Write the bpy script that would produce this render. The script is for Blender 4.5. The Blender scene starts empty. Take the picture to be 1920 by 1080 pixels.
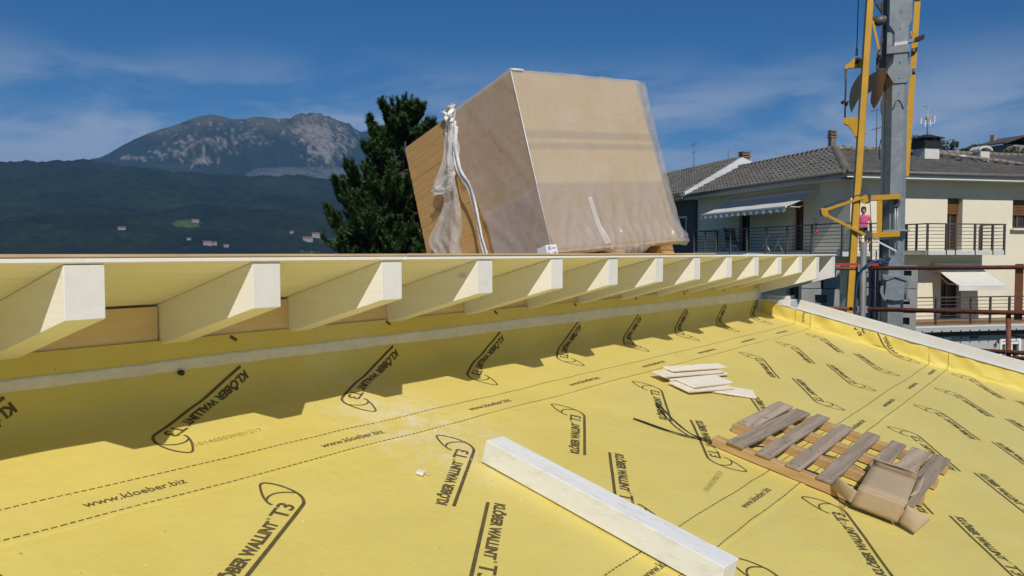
import bpy, bmesh, math, random
import numpy as np
from mathutils import Vector, Matrix, noise as mnoise

random.seed(7); np.random.seed(7)
rad = math.radians
scene = bpy.context.scene
COL = scene.collection

# ------------------------------------------------------------------ camera
# world: origin at the camera, X along the eave, Y towards the upper roof, Z up
YAW, PITCH = rad(36.25), rad(-2.52)
FWD = Vector((math.cos(YAW) * math.cos(PITCH), math.sin(YAW) * math.cos(PITCH), math.sin(PITCH)))
FLAT = Vector((math.cos(YAW), math.sin(YAW), 0))
RIGHT = Vector((math.sin(YAW), -math.cos(YAW), 0))
cam_data = bpy.data.cameras.new('camera')
cam = bpy.data.objects.new('camera', cam_data)
COL.objects.link(cam)
cam_data.sensor_width = 36
cam_data.lens = 36 * 1500 / 1920
cam_data.clip_start = 0.05
cam_data.clip_end = 60000
UPV = RIGHT.cross(FWD)
cam.matrix_world = Matrix(((RIGHT.x, UPV.x, -FWD.x, 0), (RIGHT.y, UPV.y, -FWD.y, 0), (RIGHT.z, UPV.z, -FWD.z, 0), (0, 0, 0, 1)))
scene.camera = cam

# ------------------------------------------------------------------ light
SUN_TO = Vector((-0.50, -0.485, 0.625)).normalized()      # towards the sun
sun_el = math.asin(SUN_TO.z)
sun_rot = math.atan2(SUN_TO.x, SUN_TO.y)
sd = bpy.data.lights.new('sun', 'SUN')
sd.energy = 4.1
sd.angle = rad(0.53)
sd.color = (1.0, 0.94, 0.84)
sun = bpy.data.objects.new('sun', sd)
COL.objects.link(sun)
sun.rotation_euler = SUN_TO.to_track_quat('Z', 'Y').to_euler()

world = bpy.data.worlds.new('World')
scene.world = world
world.use_nodes = True
wn, wl = world.node_tree.nodes, world.node_tree.links
wn.clear()
w_out = wn.new('ShaderNodeOutputWorld')
w_bg = wn.new('ShaderNodeBackground')
w_bg.inputs['Strength'].default_value = 0.062
sky = wn.new('ShaderNodeTexSky')
sky.sky_type = 'NISHITA'
sky.sun_disc = False
sky.sun_elevation = sun_el
sky.sun_rotation = sun_rot % (2 * math.pi)
sky.altitude = 1500
sky.air_density = 1.0
sky.dust_density = 0.0
sky.ozone_density = 7.0
# thin high clouds mixed over the sky
tc = wn.new('ShaderNodeTexCoord')
sep = wn.new('ShaderNodeSeparateXYZ')
wl.new(tc.outputs['Generated'], sep.inputs[0])
mp = wn.new('ShaderNodeMapping')
mp.inputs['Scale'].default_value = (2.2, 2.2, 7.5)
mp.inputs['Location'].default_value = (3.1, 0.7, 0.35)
wl.new(tc.outputs['Generated'], mp.inputs[0])
nz = wn.new('ShaderNodeTexNoise')
nz.inputs['Scale'].default_value = 2.3
nz.inputs['Detail'].default_value = 7
nz.inputs['Roughness'].default_value = 0.55
nz.inputs['Distortion'].default_value = 0.35
wl.new(mp.outputs[0], nz.inputs['Vector'])
cr = wn.new('ShaderNodeMapRange')
cr.interpolation_type = 'SMOOTHSTEP'
cr.inputs[1].default_value = 0.36
cr.inputs[2].default_value = 0.64
wl.new(nz.outputs[0], cr.inputs[0])
hb = wn.new('ShaderNodeMapRange')                     # clouds thin out towards the zenith
hb.interpolation_type = 'SMOOTHSTEP'
hb.inputs[1].default_value = 0.255
hb.inputs[2].default_value = 0.13
wl.new(sep.outputs['Z'], hb.inputs[0])
mu = wn.new('ShaderNodeMath'); mu.operation = 'MULTIPLY'
wl.new(cr.outputs[0], mu.inputs[0]); wl.new(hb.outputs[0], mu.inputs[1])
mu2 = wn.new('ShaderNodeMath'); mu2.operation = 'MULTIPLY'
wl.new(mu.outputs[0], mu2.inputs[0]); mu2.inputs[1].default_value = 0.85
mixc = wn.new('ShaderNodeMix'); mixc.data_type = 'RGBA'
wl.new(mu2.outputs[0], mixc.inputs['Factor'])
shs = wn.new('ShaderNodeHueSaturation'); shs.inputs['Saturation'].default_value = 1.22
wl.new(sky.outputs[0], shs.inputs['Color'])
wl.new(shs.outputs[0], mixc.inputs[6])
mixc.inputs[7].default_value = (6.6, 7.6, 9.3, 1)
wl.new(mixc.outputs[2], w_bg.inputs['Color'])
wl.new(w_bg.outputs[0], w_out.inputs['Surface'])

scene.render.engine = 'CYCLES'
scene.view_settings.view_transform = 'Standard'
scene.view_settings.look = 'None'
scene.view_settings.exposure = 0.0
scene.view_settings.gamma = 1.0
scene.view_settings.use_curve_mapping = False
scene.cycles.max_bounces = 8
scene.cycles.diffuse_bounces = 4
scene.cycles.transparent_max_bounces = 16
scene.cycles.volume_bounces = 0

# ------------------------------------------------------------------ materials
def new_mat(name):
    m = bpy.data.materials.new(name)
    m.use_nodes = True
    nt = m.node_tree
    b = nt.nodes['Principled BSDF']
    return m, nt, b

def node(nt, kind, **kw):
    n = nt.nodes.new(kind)
    for k, v in kw.items():
        if k.startswith('i_'):
            key = k[2:]
            n.inputs[int(key) if key.isdigit() else key].default_value = v
        else:
            setattr(n, k, v)
    return n

def c4(c):
    return (c[0], c[1], c[2], 1)

def mat(name, col, rough=0.6, metal=0.0, var=0.12, scale=6.0, stretch=(1, 1, 1), bump=0.15, bscale=40.0, rnd=0.0, spec=0.5, dirt=None, dirt_amt=0.3, dirt_scale=2.0):
    """procedural paint, plaster, metal: large noise for tone, fine noise for relief, optional dirt"""
    m, nt, b = new_mat(name)
    L = nt.links
    co = node(nt, 'ShaderNodeTexCoord')
    mpn = node(nt, 'ShaderNodeMapping'); mpn.inputs['Scale'].default_value = stretch
    L.new(co.outputs['Object'], mpn.inputs[0])
    n1 = node(nt, 'ShaderNodeTexNoise', i_Scale=scale, i_Detail=6.0, i_Roughness=0.6)
    L.new(mpn.outputs[0], n1.inputs['Vector'])
    mx = node(nt, 'ShaderNodeMix', data_type='RGBA')
    mr = node(nt, 'ShaderNodeMapRange', i_1=0.3, i_2=0.7)
    L.new(n1.outputs[0], mr.inputs[0]); L.new(mr.outputs[0], mx.inputs['Factor'])
    mx.inputs[6].default_value = c4([c * (1 - var) for c in col])
    mx.inputs[7].default_value = c4([min(1, c * (1 + var)) for c in col])
    out = mx.outputs[2]
    if dirt:
        n3 = node(nt, 'ShaderNodeTexNoise', i_Scale=dirt_scale, i_Detail=8.0, i_Roughness=0.7)
        L.new(mpn.outputs[0], n3.inputs['Vector'])
        r3 = node(nt, 'ShaderNodeMapRange', i_1=0.5, i_2=0.75, i_3=0.0, i_4=dirt_amt)
        L.new(n3.outputs[0], r3.inputs[0])
        md = node(nt, 'ShaderNodeMix', data_type='RGBA')
        L.new(r3.outputs[0], md.inputs['Factor']); L.new(out, md.inputs[6]); md.inputs[7].default_value = c4(dirt)
        out = md.outputs[2]
    if rnd:
        oi = node(nt, 'ShaderNodeObjectInfo')
        hs = node(nt, 'ShaderNodeHueSaturation')
        rr = node(nt, 'ShaderNodeMapRange', i_3=1 - rnd, i_4=1 + rnd)
        L.new(oi.outputs['Random'], rr.inputs[0]); L.new(rr.outputs[0], hs.inputs['Value']); L.new(out, hs.inputs['Color'])
        out = hs.outputs[0]
    L.new(out, b.inputs['Base Color'])
    b.inputs['Roughness'].default_value = rough
    b.inputs['Metallic'].default_value = metal
    b.inputs['Specular IOR Level'].default_value = spec
    if bump:
        n2 = node(nt, 'ShaderNodeTexNoise', i_Scale=bscale, i_Detail=4.0)
        L.new(mpn.outputs[0], n2.inputs['Vector'])
        bp = node(nt, 'ShaderNodeBump', i_Strength=bump, i_Distance=0.02)
        L.new(n2.outputs[0], bp.inputs['Height']); L.new(bp.outputs[0], b.inputs['Normal'])
    return m

def wood(name, light, dark, axis='x', ring=7.0, rough=0.65, knots=True, contrast=1.0, rnd=0.08, bump=0.12, grain=60.0):
    """timber: grain stretched along an axis, growth bands, knots"""
    m, nt, b = new_mat(name)
    L = nt.links
    co = node(nt, 'ShaderNodeTexCoord')
    oi = node(nt, 'ShaderNodeObjectInfo')
    off = node(nt, 'ShaderNodeVectorMath', operation='ADD')
    sc = node(nt, 'ShaderNodeMath', operation='MULTIPLY', i_1=37.0)
    L.new(oi.outputs['Random'], sc.inputs[0])
    L.new(co.outputs['Object'], off.inputs[0]); L.new(sc.outputs[0], off.inputs[1])
    s = {'x': (0.07, 1, 1), 'y': (1, 0.07, 1), 'z': (1, 1, 0.07)}[axis]
    mpn = node(nt, 'ShaderNodeMapping'); mpn.inputs['Scale'].default_value = s
    L.new(off.outputs[0], mpn.inputs[0])
    n1 = node(nt, 'ShaderNodeTexNoise', i_Scale=grain, i_Detail=5.0, i_Roughness=0.6)
    L.new(mpn.outputs[0], n1.inputs['Vector'])
    n2 = node(nt, 'ShaderNodeTexNoise', i_Scale=ring, i_Detail=2.0, i_Distortion=0.6)
    L.new(mpn.outputs[0], n2.inputs['Vector'])
    wv = node(nt, 'ShaderNodeMath', operation='MULTIPLY', i_1=9.0)
    L.new(n2.outputs[0], wv.inputs[0])
    fr = node(nt, 'ShaderNodeMath', operation='PINGPONG', i_1=1.0)
    L.new(wv.outputs[0], fr.inputs[0])
    ad = node(nt, 'ShaderNodeMath', operation='MULTIPLY_ADD', i_1=0.6)
    L.new(fr.outputs[0], ad.inputs[0]); L.new(n1.outputs[0], ad.inputs[2])
    mr = node(nt, 'ShaderNodeMapRange', i_1=0.35, i_2=1.25, i_3=0.0, i_4=min(1.0, 0.75 * contrast))
    L.new(ad.outputs[0], mr.inputs[0])
    mx = node(nt, 'ShaderNodeMix', data_type='RGBA')
    L.new(mr.outputs[0], mx.inputs['Factor'])
    mx.inputs[6].default_value = c4(light); mx.inputs[7].default_value = c4(dark)
    out = mx.outputs[2]
    if knots:
        ks = {'x': (0.5, 1, 1), 'y': (1, 0.5, 1), 'z': (1, 1, 0.5)}[axis]
        mk = node(nt, 'ShaderNodeMapping'); mk.inputs['Scale'].default_value = ks
        L.new(off.outputs[0], mk.inputs[0])
        vo = node(nt, 'ShaderNodeTexVoronoi', i_Scale=5.0, i_Randomness=1.0)
        L.new(mk.outputs[0], vo.inputs['Vector'])
        kr = node(nt, 'ShaderNodeMapRange', i_1=0.12, i_2=0.04, i_3=0.0, i_4=0.55)
        L.new(vo.outputs['Distance'], kr.inputs[0])
        mk2 = node(nt, 'ShaderNodeMix', data_type='RGBA')
        L.new(kr.outputs[0], mk2.inputs['Factor']); L.new(out, mk2.inputs[6])
        mk2.inputs[7].default_value = c4([d * 0.45 for d in dark])
        out = mk2.outputs[2]
    if rnd:
        hs = node(nt, 'ShaderNodeHueSaturation')
        rr = node(nt, 'ShaderNodeMapRange', i_3=1 - rnd, i_4=1 + rnd)
        L.new(oi.outputs['Random'], rr.inputs[0]); L.new(rr.outputs[0], hs.inputs['Value']); L.new(out, hs.inputs['Color'])
        out = hs.outputs[0]
    ns = node(nt, 'ShaderNodeTexNoise', i_Scale=11.0, i_Detail=9.0, i_Roughness=0.72); L.new(off.outputs[0], ns.inputs['Vector'])
    rs_ = node(nt, 'ShaderNodeMapRange', i_1=0.58, i_2=0.80, i_4=0.5); L.new(ns.outputs[0], rs_.inputs[0])
    ms_ = node(nt, 'ShaderNodeMix', data_type='RGBA'); L.new(rs_.outputs[0], ms_.inputs['Factor']); L.new(out, ms_.inputs[6]); ms_.inputs[7].default_value = c4([0.6 * d for d in dark])
    out = ms_.outputs[2]
    L.new(out, b.inputs['Base Color'])
    b.inputs['Roughness'].default_value = rough
    bp = node(nt, 'ShaderNodeBump', i_Strength=bump, i_Distance=0.01)
    L.new(n1.outputs[0], bp.inputs['Height']); L.new(bp.outputs[0], b.inputs['Normal'])
    return m

M = {}
M['white_timber'] = wood('white glazed timber', (0.86, 0.85, 0.82), (0.78, 0.74, 0.66), 'y', knots=True, contrast=0.55, rnd=0.03, bump=0.15)
M['white_board'] = wood('white glazed boards', (0.86, 0.83, 0.75), (0.78, 0.72, 0.60), 'x', knots=False, contrast=0.7, rnd=0.04)
M['spruce'] = wood('bare spruce', (0.78, 0.60, 0.36), (0.64, 0.44, 0.22), 'x', knots=True, contrast=0.8)
M['panel_top'] = wood('bare panel', (0.62, 0.48, 0.30), (0.46, 0.32, 0.17), 'x', knots=False)
M['verge_white'] = mat('white verge board', (0.68, 0.685, 0.70), 0.5, var=0.04, bump=0.05, dirt=(0.35, 0.33, 0.3), dirt_amt=0.25, dirt_scale=3)
M['sealant'] = mat('off white sealing strip', (0.80, 0.76, 0.68), 0.8, var=0.08, scale=9, bump=0.4, bscale=60)
M['print'] = mat('dark membrane print', (0.115, 0.085, 0.032), 0.8, var=0.3, scale=25, bump=0)
M['print_faint'] = mat('faint membrane print', (0.36, 0.29, 0.07), 0.8, var=0.2, scale=25, bump=0)
M['dark_rubber'] = mat('dark rubber', (0.03, 0.03, 0.032), 0.6, var=0.3)

def membrane_mat():
    m, nt, b = new_mat('yellow fleece membrane')
    L = nt.links
    co = node(nt, 'ShaderNodeTexCoord')
    geo = co.outputs['Object']
    n1 = node(nt, 'ShaderNodeTexNoise', i_Scale=1.6, i_Detail=6.0, i_Roughness=0.6); L.new(geo, n1.inputs['Vector'])
    mp1 = node(nt, 'ShaderNodeMapping'); mp1.inputs['Scale'].default_value = (22, 160, 160); L.new(geo, mp1.inputs[0])
    n2 = node(nt, 'ShaderNodeTexNoise', i_Scale=1.0, i_Detail=4.0); L.new(mp1.outputs[0], n2.inputs['Vector'])
    ad = node(nt, 'ShaderNodeMath', operation='MULTIPLY_ADD', i_1=0.45); L.new(n2.outputs[0], ad.inputs[0]); L.new(n1.outputs[0], ad.inputs[2])
    mr = node(nt, 'ShaderNodeMapRange', i_1=0.5, i_2=0.95); L.new(ad.outputs[0], mr.inputs[0])
    mx = node(nt, 'ShaderNodeMix', data_type='RGBA'); L.new(mr.outputs[0], mx.inputs['Factor'])
    mx.inputs[6].default_value = (0.685, 0.550, 0.110, 1); mx.inputs[7].default_value = (0.74, 0.612, 0.155, 1)
    # sawdust trodden into the fleece near the foot of the loose beam
    sx = node(nt, 'ShaderNodeVectorMath', operation='SUBTRACT'); L.new(geo, sx.inputs[0]); sx.inputs[1].default_value = SAW_C
    sm = node(nt, 'ShaderNodeMapping'); sm.inputs['Scale'].default_value = (1.9, 1.1, 0.0); L.new(sx.outputs[0], sm.inputs[0])
    ln = node(nt, 'ShaderNodeVectorMath', operation='LENGTH'); L.new(sm.outputs[0], ln.inputs[0])
    fall = node(nt, 'ShaderNodeMapRange', i_1=1.0, i_2=0.1); L.new(ln.outputs['Value'], fall.inputs[0])
    n3 = node(nt, 'ShaderNodeTexNoise', i_Scale=9.0, i_Detail=10.0, i_Roughness=0.75); L.new(geo, n3.inputs['Vector'])
    r3 = node(nt, 'ShaderNodeMapRange', i_1=0.42, i_2=0.62); L.new(n3.outputs[0], r3.inputs[0])
    mm = node(nt, 'ShaderNodeMath', operation='MULTIPLY'); L.new(fall.outputs[0], mm.inputs[0]); L.new(r3.outputs[0], mm.inputs[1])
    mm2 = node(nt, 'ShaderNodeMath', operation='MULTIPLY', i_1=0.9); L.new(mm.outputs[0], mm2.inputs[0])
    m2 = node(nt, 'ShaderNodeMix', data_type='RGBA'); L.new(mm2.outputs[0], m2.inputs['Factor']); L.new(mx.outputs[2], m2.inputs[6]); m2.inputs[7].default_value = (0.78, 0.72, 0.52, 1)
    # scuffs and specks
    vo = node(nt, 'ShaderNodeTexNoise', i_Scale=46.0, i_Detail=2.0); L.new(geo, vo.inputs['Vector'])
    vr = node(nt, 'ShaderNodeMapRange', i_1=0.735, i_2=0.78, i_4=0.6); L.new(vo.outputs[0], vr.inputs[0])
    m3 = node(nt, 'ShaderNodeMix', data_type='RGBA'); L.new(vr.outputs[0], m3.inputs['Factor']); L.new(m2.outputs[2], m3.inputs[6]); m3.inputs[7].default_value = (0.28, 0.21, 0.06, 1)
    n5 = node(nt, 'ShaderNodeTexNoise', i_Scale=2.6, i_Detail=9.0, i_Roughness=0.72, i_Distortion=1.0); L.new(geo, n5.inputs['Vector'])
    r5 = node(nt, 'ShaderNodeMapRange', i_1=0.52, i_2=0.74, i_4=0.5); L.new(n5.outputs[0], r5.inputs[0])
    m4 = node(nt, 'ShaderNodeMix', data_type='RGBA'); L.new(r5.outputs[0], m4.inputs['Factor']); L.new(m3.outputs[2], m4.inputs[6]); m4.inputs[7].default_value = (0.70, 0.60, 0.22, 1)
    L.new(m4.outputs[2], b.inputs['Base Color'])
    b.inputs['Roughness'].default_value = 0.55
    b.inputs['Specular IOR Level'].default_value = 0.4
    b.inputs['Sheen Weight'].default_value = 0.35
    b.inputs['Sheen Roughness'].default_value = 0.45
    b.inputs['Sheen Tint'].default_value = (1, 0.97, 0.9, 1)
    bp = node(nt, 'ShaderNodeBump', i_Strength=0.25, i_Distance=0.004); L.new(n2.outputs[0], bp.inputs['Height'])
    mpc = node(nt, 'ShaderNodeMapping'); mpc.inputs['Scale'].default_value = (0.7, 2.6, 2.6); mpc.inputs['Rotation'].default_value = (0, 0, 0.25); L.new(geo, mpc.inputs[0])
    nc = node(nt, 'ShaderNodeTexNoise', i_Scale=1.3, i_Detail=3.0, i_Distortion=1.4); nc.noise_type = 'RIDGED_MULTIFRACTAL'; L.new(mpc.outputs[0], nc.inputs['Vector'])
    bpc = node(nt, 'ShaderNodeBump', i_Strength=0.22, i_Distance=0.02); L.new(nc.outputs[0], bpc.inputs['Height']); L.new(bp.outputs[0], bpc.inputs['Normal'])
    bp2 = node(nt, 'ShaderNodeBump', i_Strength=0.4, i_Distance=0.05); L.new(n1.outputs[0], bp2.inputs['Height']); L.new(bpc.outputs[0], bp2.inputs['Normal'])
    L.new(bp2.outputs[0], b.inputs['Normal'])
    return m

# ------------------------------------------------------------------ mesh helpers
class MB:
    def __init__(s):
        s.v = []; s.f = []; s.sm = []
    def add(s, vs, fs, smooth=False):
        o = len(s.v)
        s.v += [tuple(v) for v in vs]
        s.f += [tuple(i + o for i in f) for f in fs]
        s.sm += [smooth] * len(fs)
        return s
    def obox(s, c, a, b, d):
        """box: centre and three half-axis vectors"""
        c, a, b, d = Vector(c), Vector(a), Vector(b), Vector(d)
        if a.cross(b).dot(d) < 0: a = -a
        vs = [c + a * i + b * j + d * k for k in (-1, 1) for j in (-1, 1) for i in (-1, 1)]
        return s.add(vs, [(0, 2, 3, 1), (4, 5, 7, 6), (0, 1, 5, 4), (2, 6, 7, 3), (0, 4, 6, 2), (1, 3, 7, 5)])
    def box(s, lo, hi):
        lo, hi = Vector(lo), Vector(hi); h = (hi - lo) / 2
        return s.obox((lo + hi) / 2, (h.x, 0, 0), (0, h.y, 0), (0, 0, h.z))
    def hexa(s, p):
        """8 points: bottom ring then top ring (counter-clockwise)"""
        return s.add(p, [(3, 2, 1, 0), (4, 5, 6, 7), (0, 1, 5, 4), (1, 2, 6, 5), (2, 3, 7, 6), (3, 0, 4, 7)])
    def prism(s, poly, ext):
        """polygon (3-D points) extruded by a vector"""
        n = len(poly); ext = Vector(ext)
        p = [Vector(q) for q in poly]
        nn = Vector((0, 0, 0))
        for i in range(n): nn += p[i].cross(p[(i + 1) % n])
        if nn.dot(ext) < 0: p.reverse()
        vs = p + [q + ext for q in p]
        fs = [tuple(range(n - 1, -1, -1)), tuple(range(n, 2 * n))]
        fs += [(i, (i + 1) % n, (i + 1) % n + n, i + n) for i in range(n)]
        return s.add(vs, fs)
    def tube(s, pts, r, n=8, cap=True, smooth=True):
        pts = [Vector(p) for p in pts]
        rs = r if isinstance(r, (list, tuple)) else [r] * len(pts)
        vs = []; prev = None
        for i, p in enumerate(pts):
            t = (pts[min(i + 1, len(pts) - 1)] - pts[max(i - 1, 0)]).normalized()
            if prev is None:
                a = t.orthogonal().normalized()
            else:
                a = (prev - t * prev.dot(t)).normalized()
            prev = a; b = t.cross(a)
            for k in range(n):
                an = 2 * math.pi * k / n
                vs.append(p + (a * math.cos(an) + b * math.sin(an)) * rs[i])
        fs = []
        for i in range(len(pts) - 1):
            for k in range(n):
                k2 = (k + 1) % n
                fs.append((i * n + k, i * n + k2, (i + 1) * n + k2, (i + 1) * n + k))
        o = len(s.v)
        s.add(vs, fs, smooth)
        if cap:
            s.f += [tuple(o + k for k in range(n - 1, -1, -1)), tuple(o + (len(pts) - 1) * n + k for k in range(n))]
            s.sm += [False, False]
        return s
    def lathe(s, c, prof, n=16, axis=(0, 0, 1), smooth=True):
        axis = Vector(axis).normalized(); c = Vector(c)
        return s.tube([c + axis * h for h, _ in prof], [max(1e-4, r) for _, r in prof], n, True, smooth) if False else s._lathe(c, prof, n, axis, smooth)
    def _lathe(s, c, prof, n, axis, smooth):
        a = axis.orthogonal().normalized(); b = axis.cross(a)
        vs = [c + axis * h + (a * math.cos(2 * math.pi * k / n) + b * math.sin(2 * math.pi * k / n)) * max(r, 1e-4) for h, r in prof for k in range(n)]
        fs = [(i * n + k, i * n + (k + 1) % n, (i + 1) * n + (k + 1) % n, (i + 1) * n + k) for i in range(len(prof) - 1) for k in range(n)]
        o = len(s.v); s.add(vs, fs, smooth)
        s.f += [tuple(o + k for k in range(n - 1, -1, -1)), tuple(o + (len(prof) - 1) * n + k for k in range(n))]; s.sm += [False, False]
        return s
    def grid(s, fn, us, vs_, smooth=True):
        P = [fn(u, v) for v in vs_ for u in us]; nu = len(us)
        return s.add(P, [(j * nu + i, j * nu + i + 1, (j + 1) * nu + i + 1, (j + 1) * nu + i) for j in range(len(vs_) - 1) for i in range(nu - 1)], smooth)
    def mesh(s, name, origin=(0, 0, 0), bevel=0.0, seg=2):
        o = Vector(origin)
        me = bpy.data.meshes.new(name)
        me.from_pydata([(v[0] - o.x, v[1] - o.y, v[2] - o.z) for v in s.v], [], s.f)
        me.polygons.foreach_set('use_smooth', s.sm)
        if bevel:
            bm = bmesh.new(); bm.from_mesh(me)
            bmesh.ops.bevel(bm, geom=[e for e in bm.edges if len(e.link_faces) == 2 and e.calc_face_angle(0) > 0.5], offset=bevel, segments=seg, affect='EDGES', profile=0.6, clamp_overlap=True)
            bm.to_mesh(me); bm.free()
        me.update()
        return me
    def build(s, name, m, parent=None, bevel=0.0, seg=2, origin=None):
        org = wloc(parent) if parent is not None else Vector(origin or (0, 0, 0))
        me = s.mesh(name, org, bevel, seg)
        return put(name, me, m, parent, None if parent is not None else org)

def wloc(o):
    l = Vector((0, 0, 0))
    while o is not None:
        l += o.location; o = o.parent
    return l

def put(name, me, m=None, parent=None, loc=None):
    o = bpy.data.objects.new(name, me)
    COL.objects.link(o)
    if m is not None and me is not None and not me.materials:
        me.materials.append(m)
    if parent is not None: o.parent = parent
    if loc is not None: o.location = loc
    return o

def tag(o, label=None, cat=None, group=None, kind=None):
    for k, v in (('label', label), ('category', cat), ('group', group), ('kind', kind)):
        if v: o[k] = v
    return o

def thing(name, loc, label, cat, group=None):
    return tag(put(name, None, None, None, loc), label, cat, group)

def lerp(a, b, t):
    return a + (b - a) * t

def sstep(a, b, x):
    t = min(1, max(0, (x - a) / (b - a)))
    return t * t * (3 - 2 * t)

def nz3(x, y, z=0.0):
    return mnoise.noise(Vector((x, y, z)))

# ------------------------------------------------------------------ roof geometry shared by several builders
T = 0.245                                   # pitch of the lower roof
AL = math.atan(T); CA, SA = math.cos(AL), math.sin(AL)
NR = Vector((0, -SA, CA))                   # its normal
H0 = 1.658                                  # eye height above it
def RP(x, y, h=0.0):
    return Vector((x, y, -H0 + T * y)) + NR * h
YW = 3.56                                   # plane of the upstand wall
S_UP = 0.277                                # pitch of the upper roof (falling away)
XV = 10.2                                   # verge fold
SAW_C = (3.16 - 5.0, 2.93 - 1.5, 0.0)      # in the roof root's own coordinates
M['membrane'] = membrane_mat()
# ================================================================== LOWER ROOF
lower = thing('lower_roof', (5.0, 1.5, -1.6), 'lower roof slope under yellow printed membrane, folded up against the wall below the rafters', 'roof')
ZF = -H0 + T * YW
def bez(p0, p1, p2, t):
    return p0 * (1 - t) ** 2 + p1 * 2 * t * (1 - t) + p2 * t * t
def prof(t, c=0.11):
    """t metres from the fold: negative up the wall, positive down the roof -> (Y, Z)"""
    def raw(q):
        return Vector((YW, ZF - q)) if q < 0 else Vector((YW - q * CA, ZF - q * SA))
    if abs(t) < c:
        return bez(raw(-c), Vector((YW, ZF)), raw(c), (t + c) / (2 * c))
    return raw(t)
def sprof(s, c=0.06):
    """s along the eave: past the verge fold the sheet turns up -> (X, lift)"""
    def raw(q):
        return Vector((q, 0)) if q < XV else Vector((XV + (q - XV) * 0.12, (q - XV) * 0.99))
    if abs(s - XV) < c:
        return bez(raw(XV - c), Vector((XV, 0)), raw(XV + c), (s - XV + c) / (2 * c))
    return raw(s)
def mem(s, t, off=0.0):
    """sheet coordinates -> world point, with the ripples of the loose sheet"""
    y, z = prof(t)
    k = sstep(-0.03, 0.08, t)
    x, lift = sprof(s)
    if k < 1 and s > XV - 0.06:
        x = lerp(min(s, XV + 0.16), x, k); lift *= k
    up = sstep(XV - 0.02, XV + 0.06, s) * k          # on the upstand
    wl_ = 1 - sstep(-0.08, 0.05, t)                  # on the wall
    n = Vector((0, -1, 0)) * wl_ + NR * (1 - wl_) * (1 - up) + Vector((-1, 0, 0.1)) * up * (1 - wl_)
    n.normalize()
    d = 0.006 * nz3(s * 1.3, t * 2.2, 1.0) + 0.0026 * nz3(s * 4.5, t * 9.0, 2.0)
    d += wl_ * (0.006 * nz3(s * 2.0, t * 3.0, 5.0) + 0.003 * nz3(s * 7, t * 7, 6.0))
    d += up * (0.030 * nz3(t * 2.4 + s * 2, s * 2.0, 7.0) + 0.036 * nz3(t * 5.5 - s * 7, s * 3, 8.0) + 0.016 * nz3(t * 12 + s * 12, s * 5, 8.5))
    near = sstep(XV - 0.55, XV - 0.02, s) * k * (1 - up)
    d += near * (0.016 * (0.6 + nz3(t * 3.5 + s * 1.5, s * 2.0, 9.0)) + 0.010 * nz3(t * 8 + s * 6, s * 3, 9.5))
    fold = math.exp(-((t - 0.1) / 0.12) ** 2)
    d += fold * 0.010 * nz3(s * 1.7, 0.0, 11.0)
    return Vector((x, y, z + lift)) + n * (d + off)

SHEETS = [(-0.372, 0.735, 0.0075), (0.60, 2.30, 0.004), (2.15, 5.2, 0.0)]   # each laps over the next one down
TOPO = [SHEETS[0][2], SHEETS[1][2], SHEETS[2][2]]
sheets = []
s_list = list(np.arange(-2.6, 9.9, 0.06)) + list(np.arange(9.9, 10.135, 0.03)) + list(np.arange(10.14, 10.27, 0.012)) + list(np.arange(10.27, 10.405, 0.025))
for t0, t1, off in SHEETS:
    ts = [t for t in list(np.arange(-0.372, -0.12, 0.04)) + list(np.arange(-0.12, 0.12, 0.012)) + list(np.arange(0.12, 5.25, 0.05)) if t0 < t < t1 - 0.015]
    ts = [t0] + ts + [t1 - 0.012, t1]
    b = MB()
    def fn(s, t, t0=t0, t1=t1, off=off):
        e = t1 - t
        w = 0.012 * nz3(s * 1.1, t1, 3.3) + 0.004 * nz3(s * 5, t1, 3.7)     # cut edge wanders a little
        tt = t + (w if e < 0.1 and t1 < 5 else 0)
        o = off - (0.0035 if e < 1e-6 and t1 < 5 else 0) + (0.004 * max(0, nz3(s * 2.3, 1.0, t1)) if e < 0.02 and t1 < 5 else 0)
        ss = min(s, 10.40 + 0.012 * nz3(t * 3, 0.3, 4.0)) if s > 10.39 else s
        return mem(ss, tt, o)
    b.grid(fn, s_list, ts)
    sheets.append(b.build('membrane_sheet', M['membrane'], lower))

# ---- prints on the membrane: words, hook-shaped outline, web address, dashed lap lines
def text_mesh(txt, size, bold=0.0, sx=1.0, shear=0.0, space=1.0):
    cu = bpy.data.curves.new('lettering', 'FONT')
    cu.body = txt; cu.size = size; cu.offset = bold; cu.shear = shear; cu.space_character = space
    cu.resolution_u = 3
    o = bpy.data.objects.new('lettering', cu)
    COL.objects.link(o)
    bpy.context.view_layer.update()
    me = bpy.data.meshes.new_from_object(o.evaluated_get(bpy.context.evaluated_depsgraph_get()))
    v = [(p.co.x * sx, p.co.y) for p in me.vertices]; f = [tuple(p.vertices) for p in me.polygons]
    bpy.data.objects.remove(o); bpy.data.curves.remove(cu); bpy.data.meshes.remove(me)
    return v, f
def fit(vf, x0, x1, y0, y1):
    v, f = vf
    a = np.array(v); lo, hi = a.min(0), a.max(0)
    a = (a - lo) / (hi - lo) * np.array([x1 - x0, y1 - y0]) + np.array([x0, y0])
    return [tuple(p) for p in a], f
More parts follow.
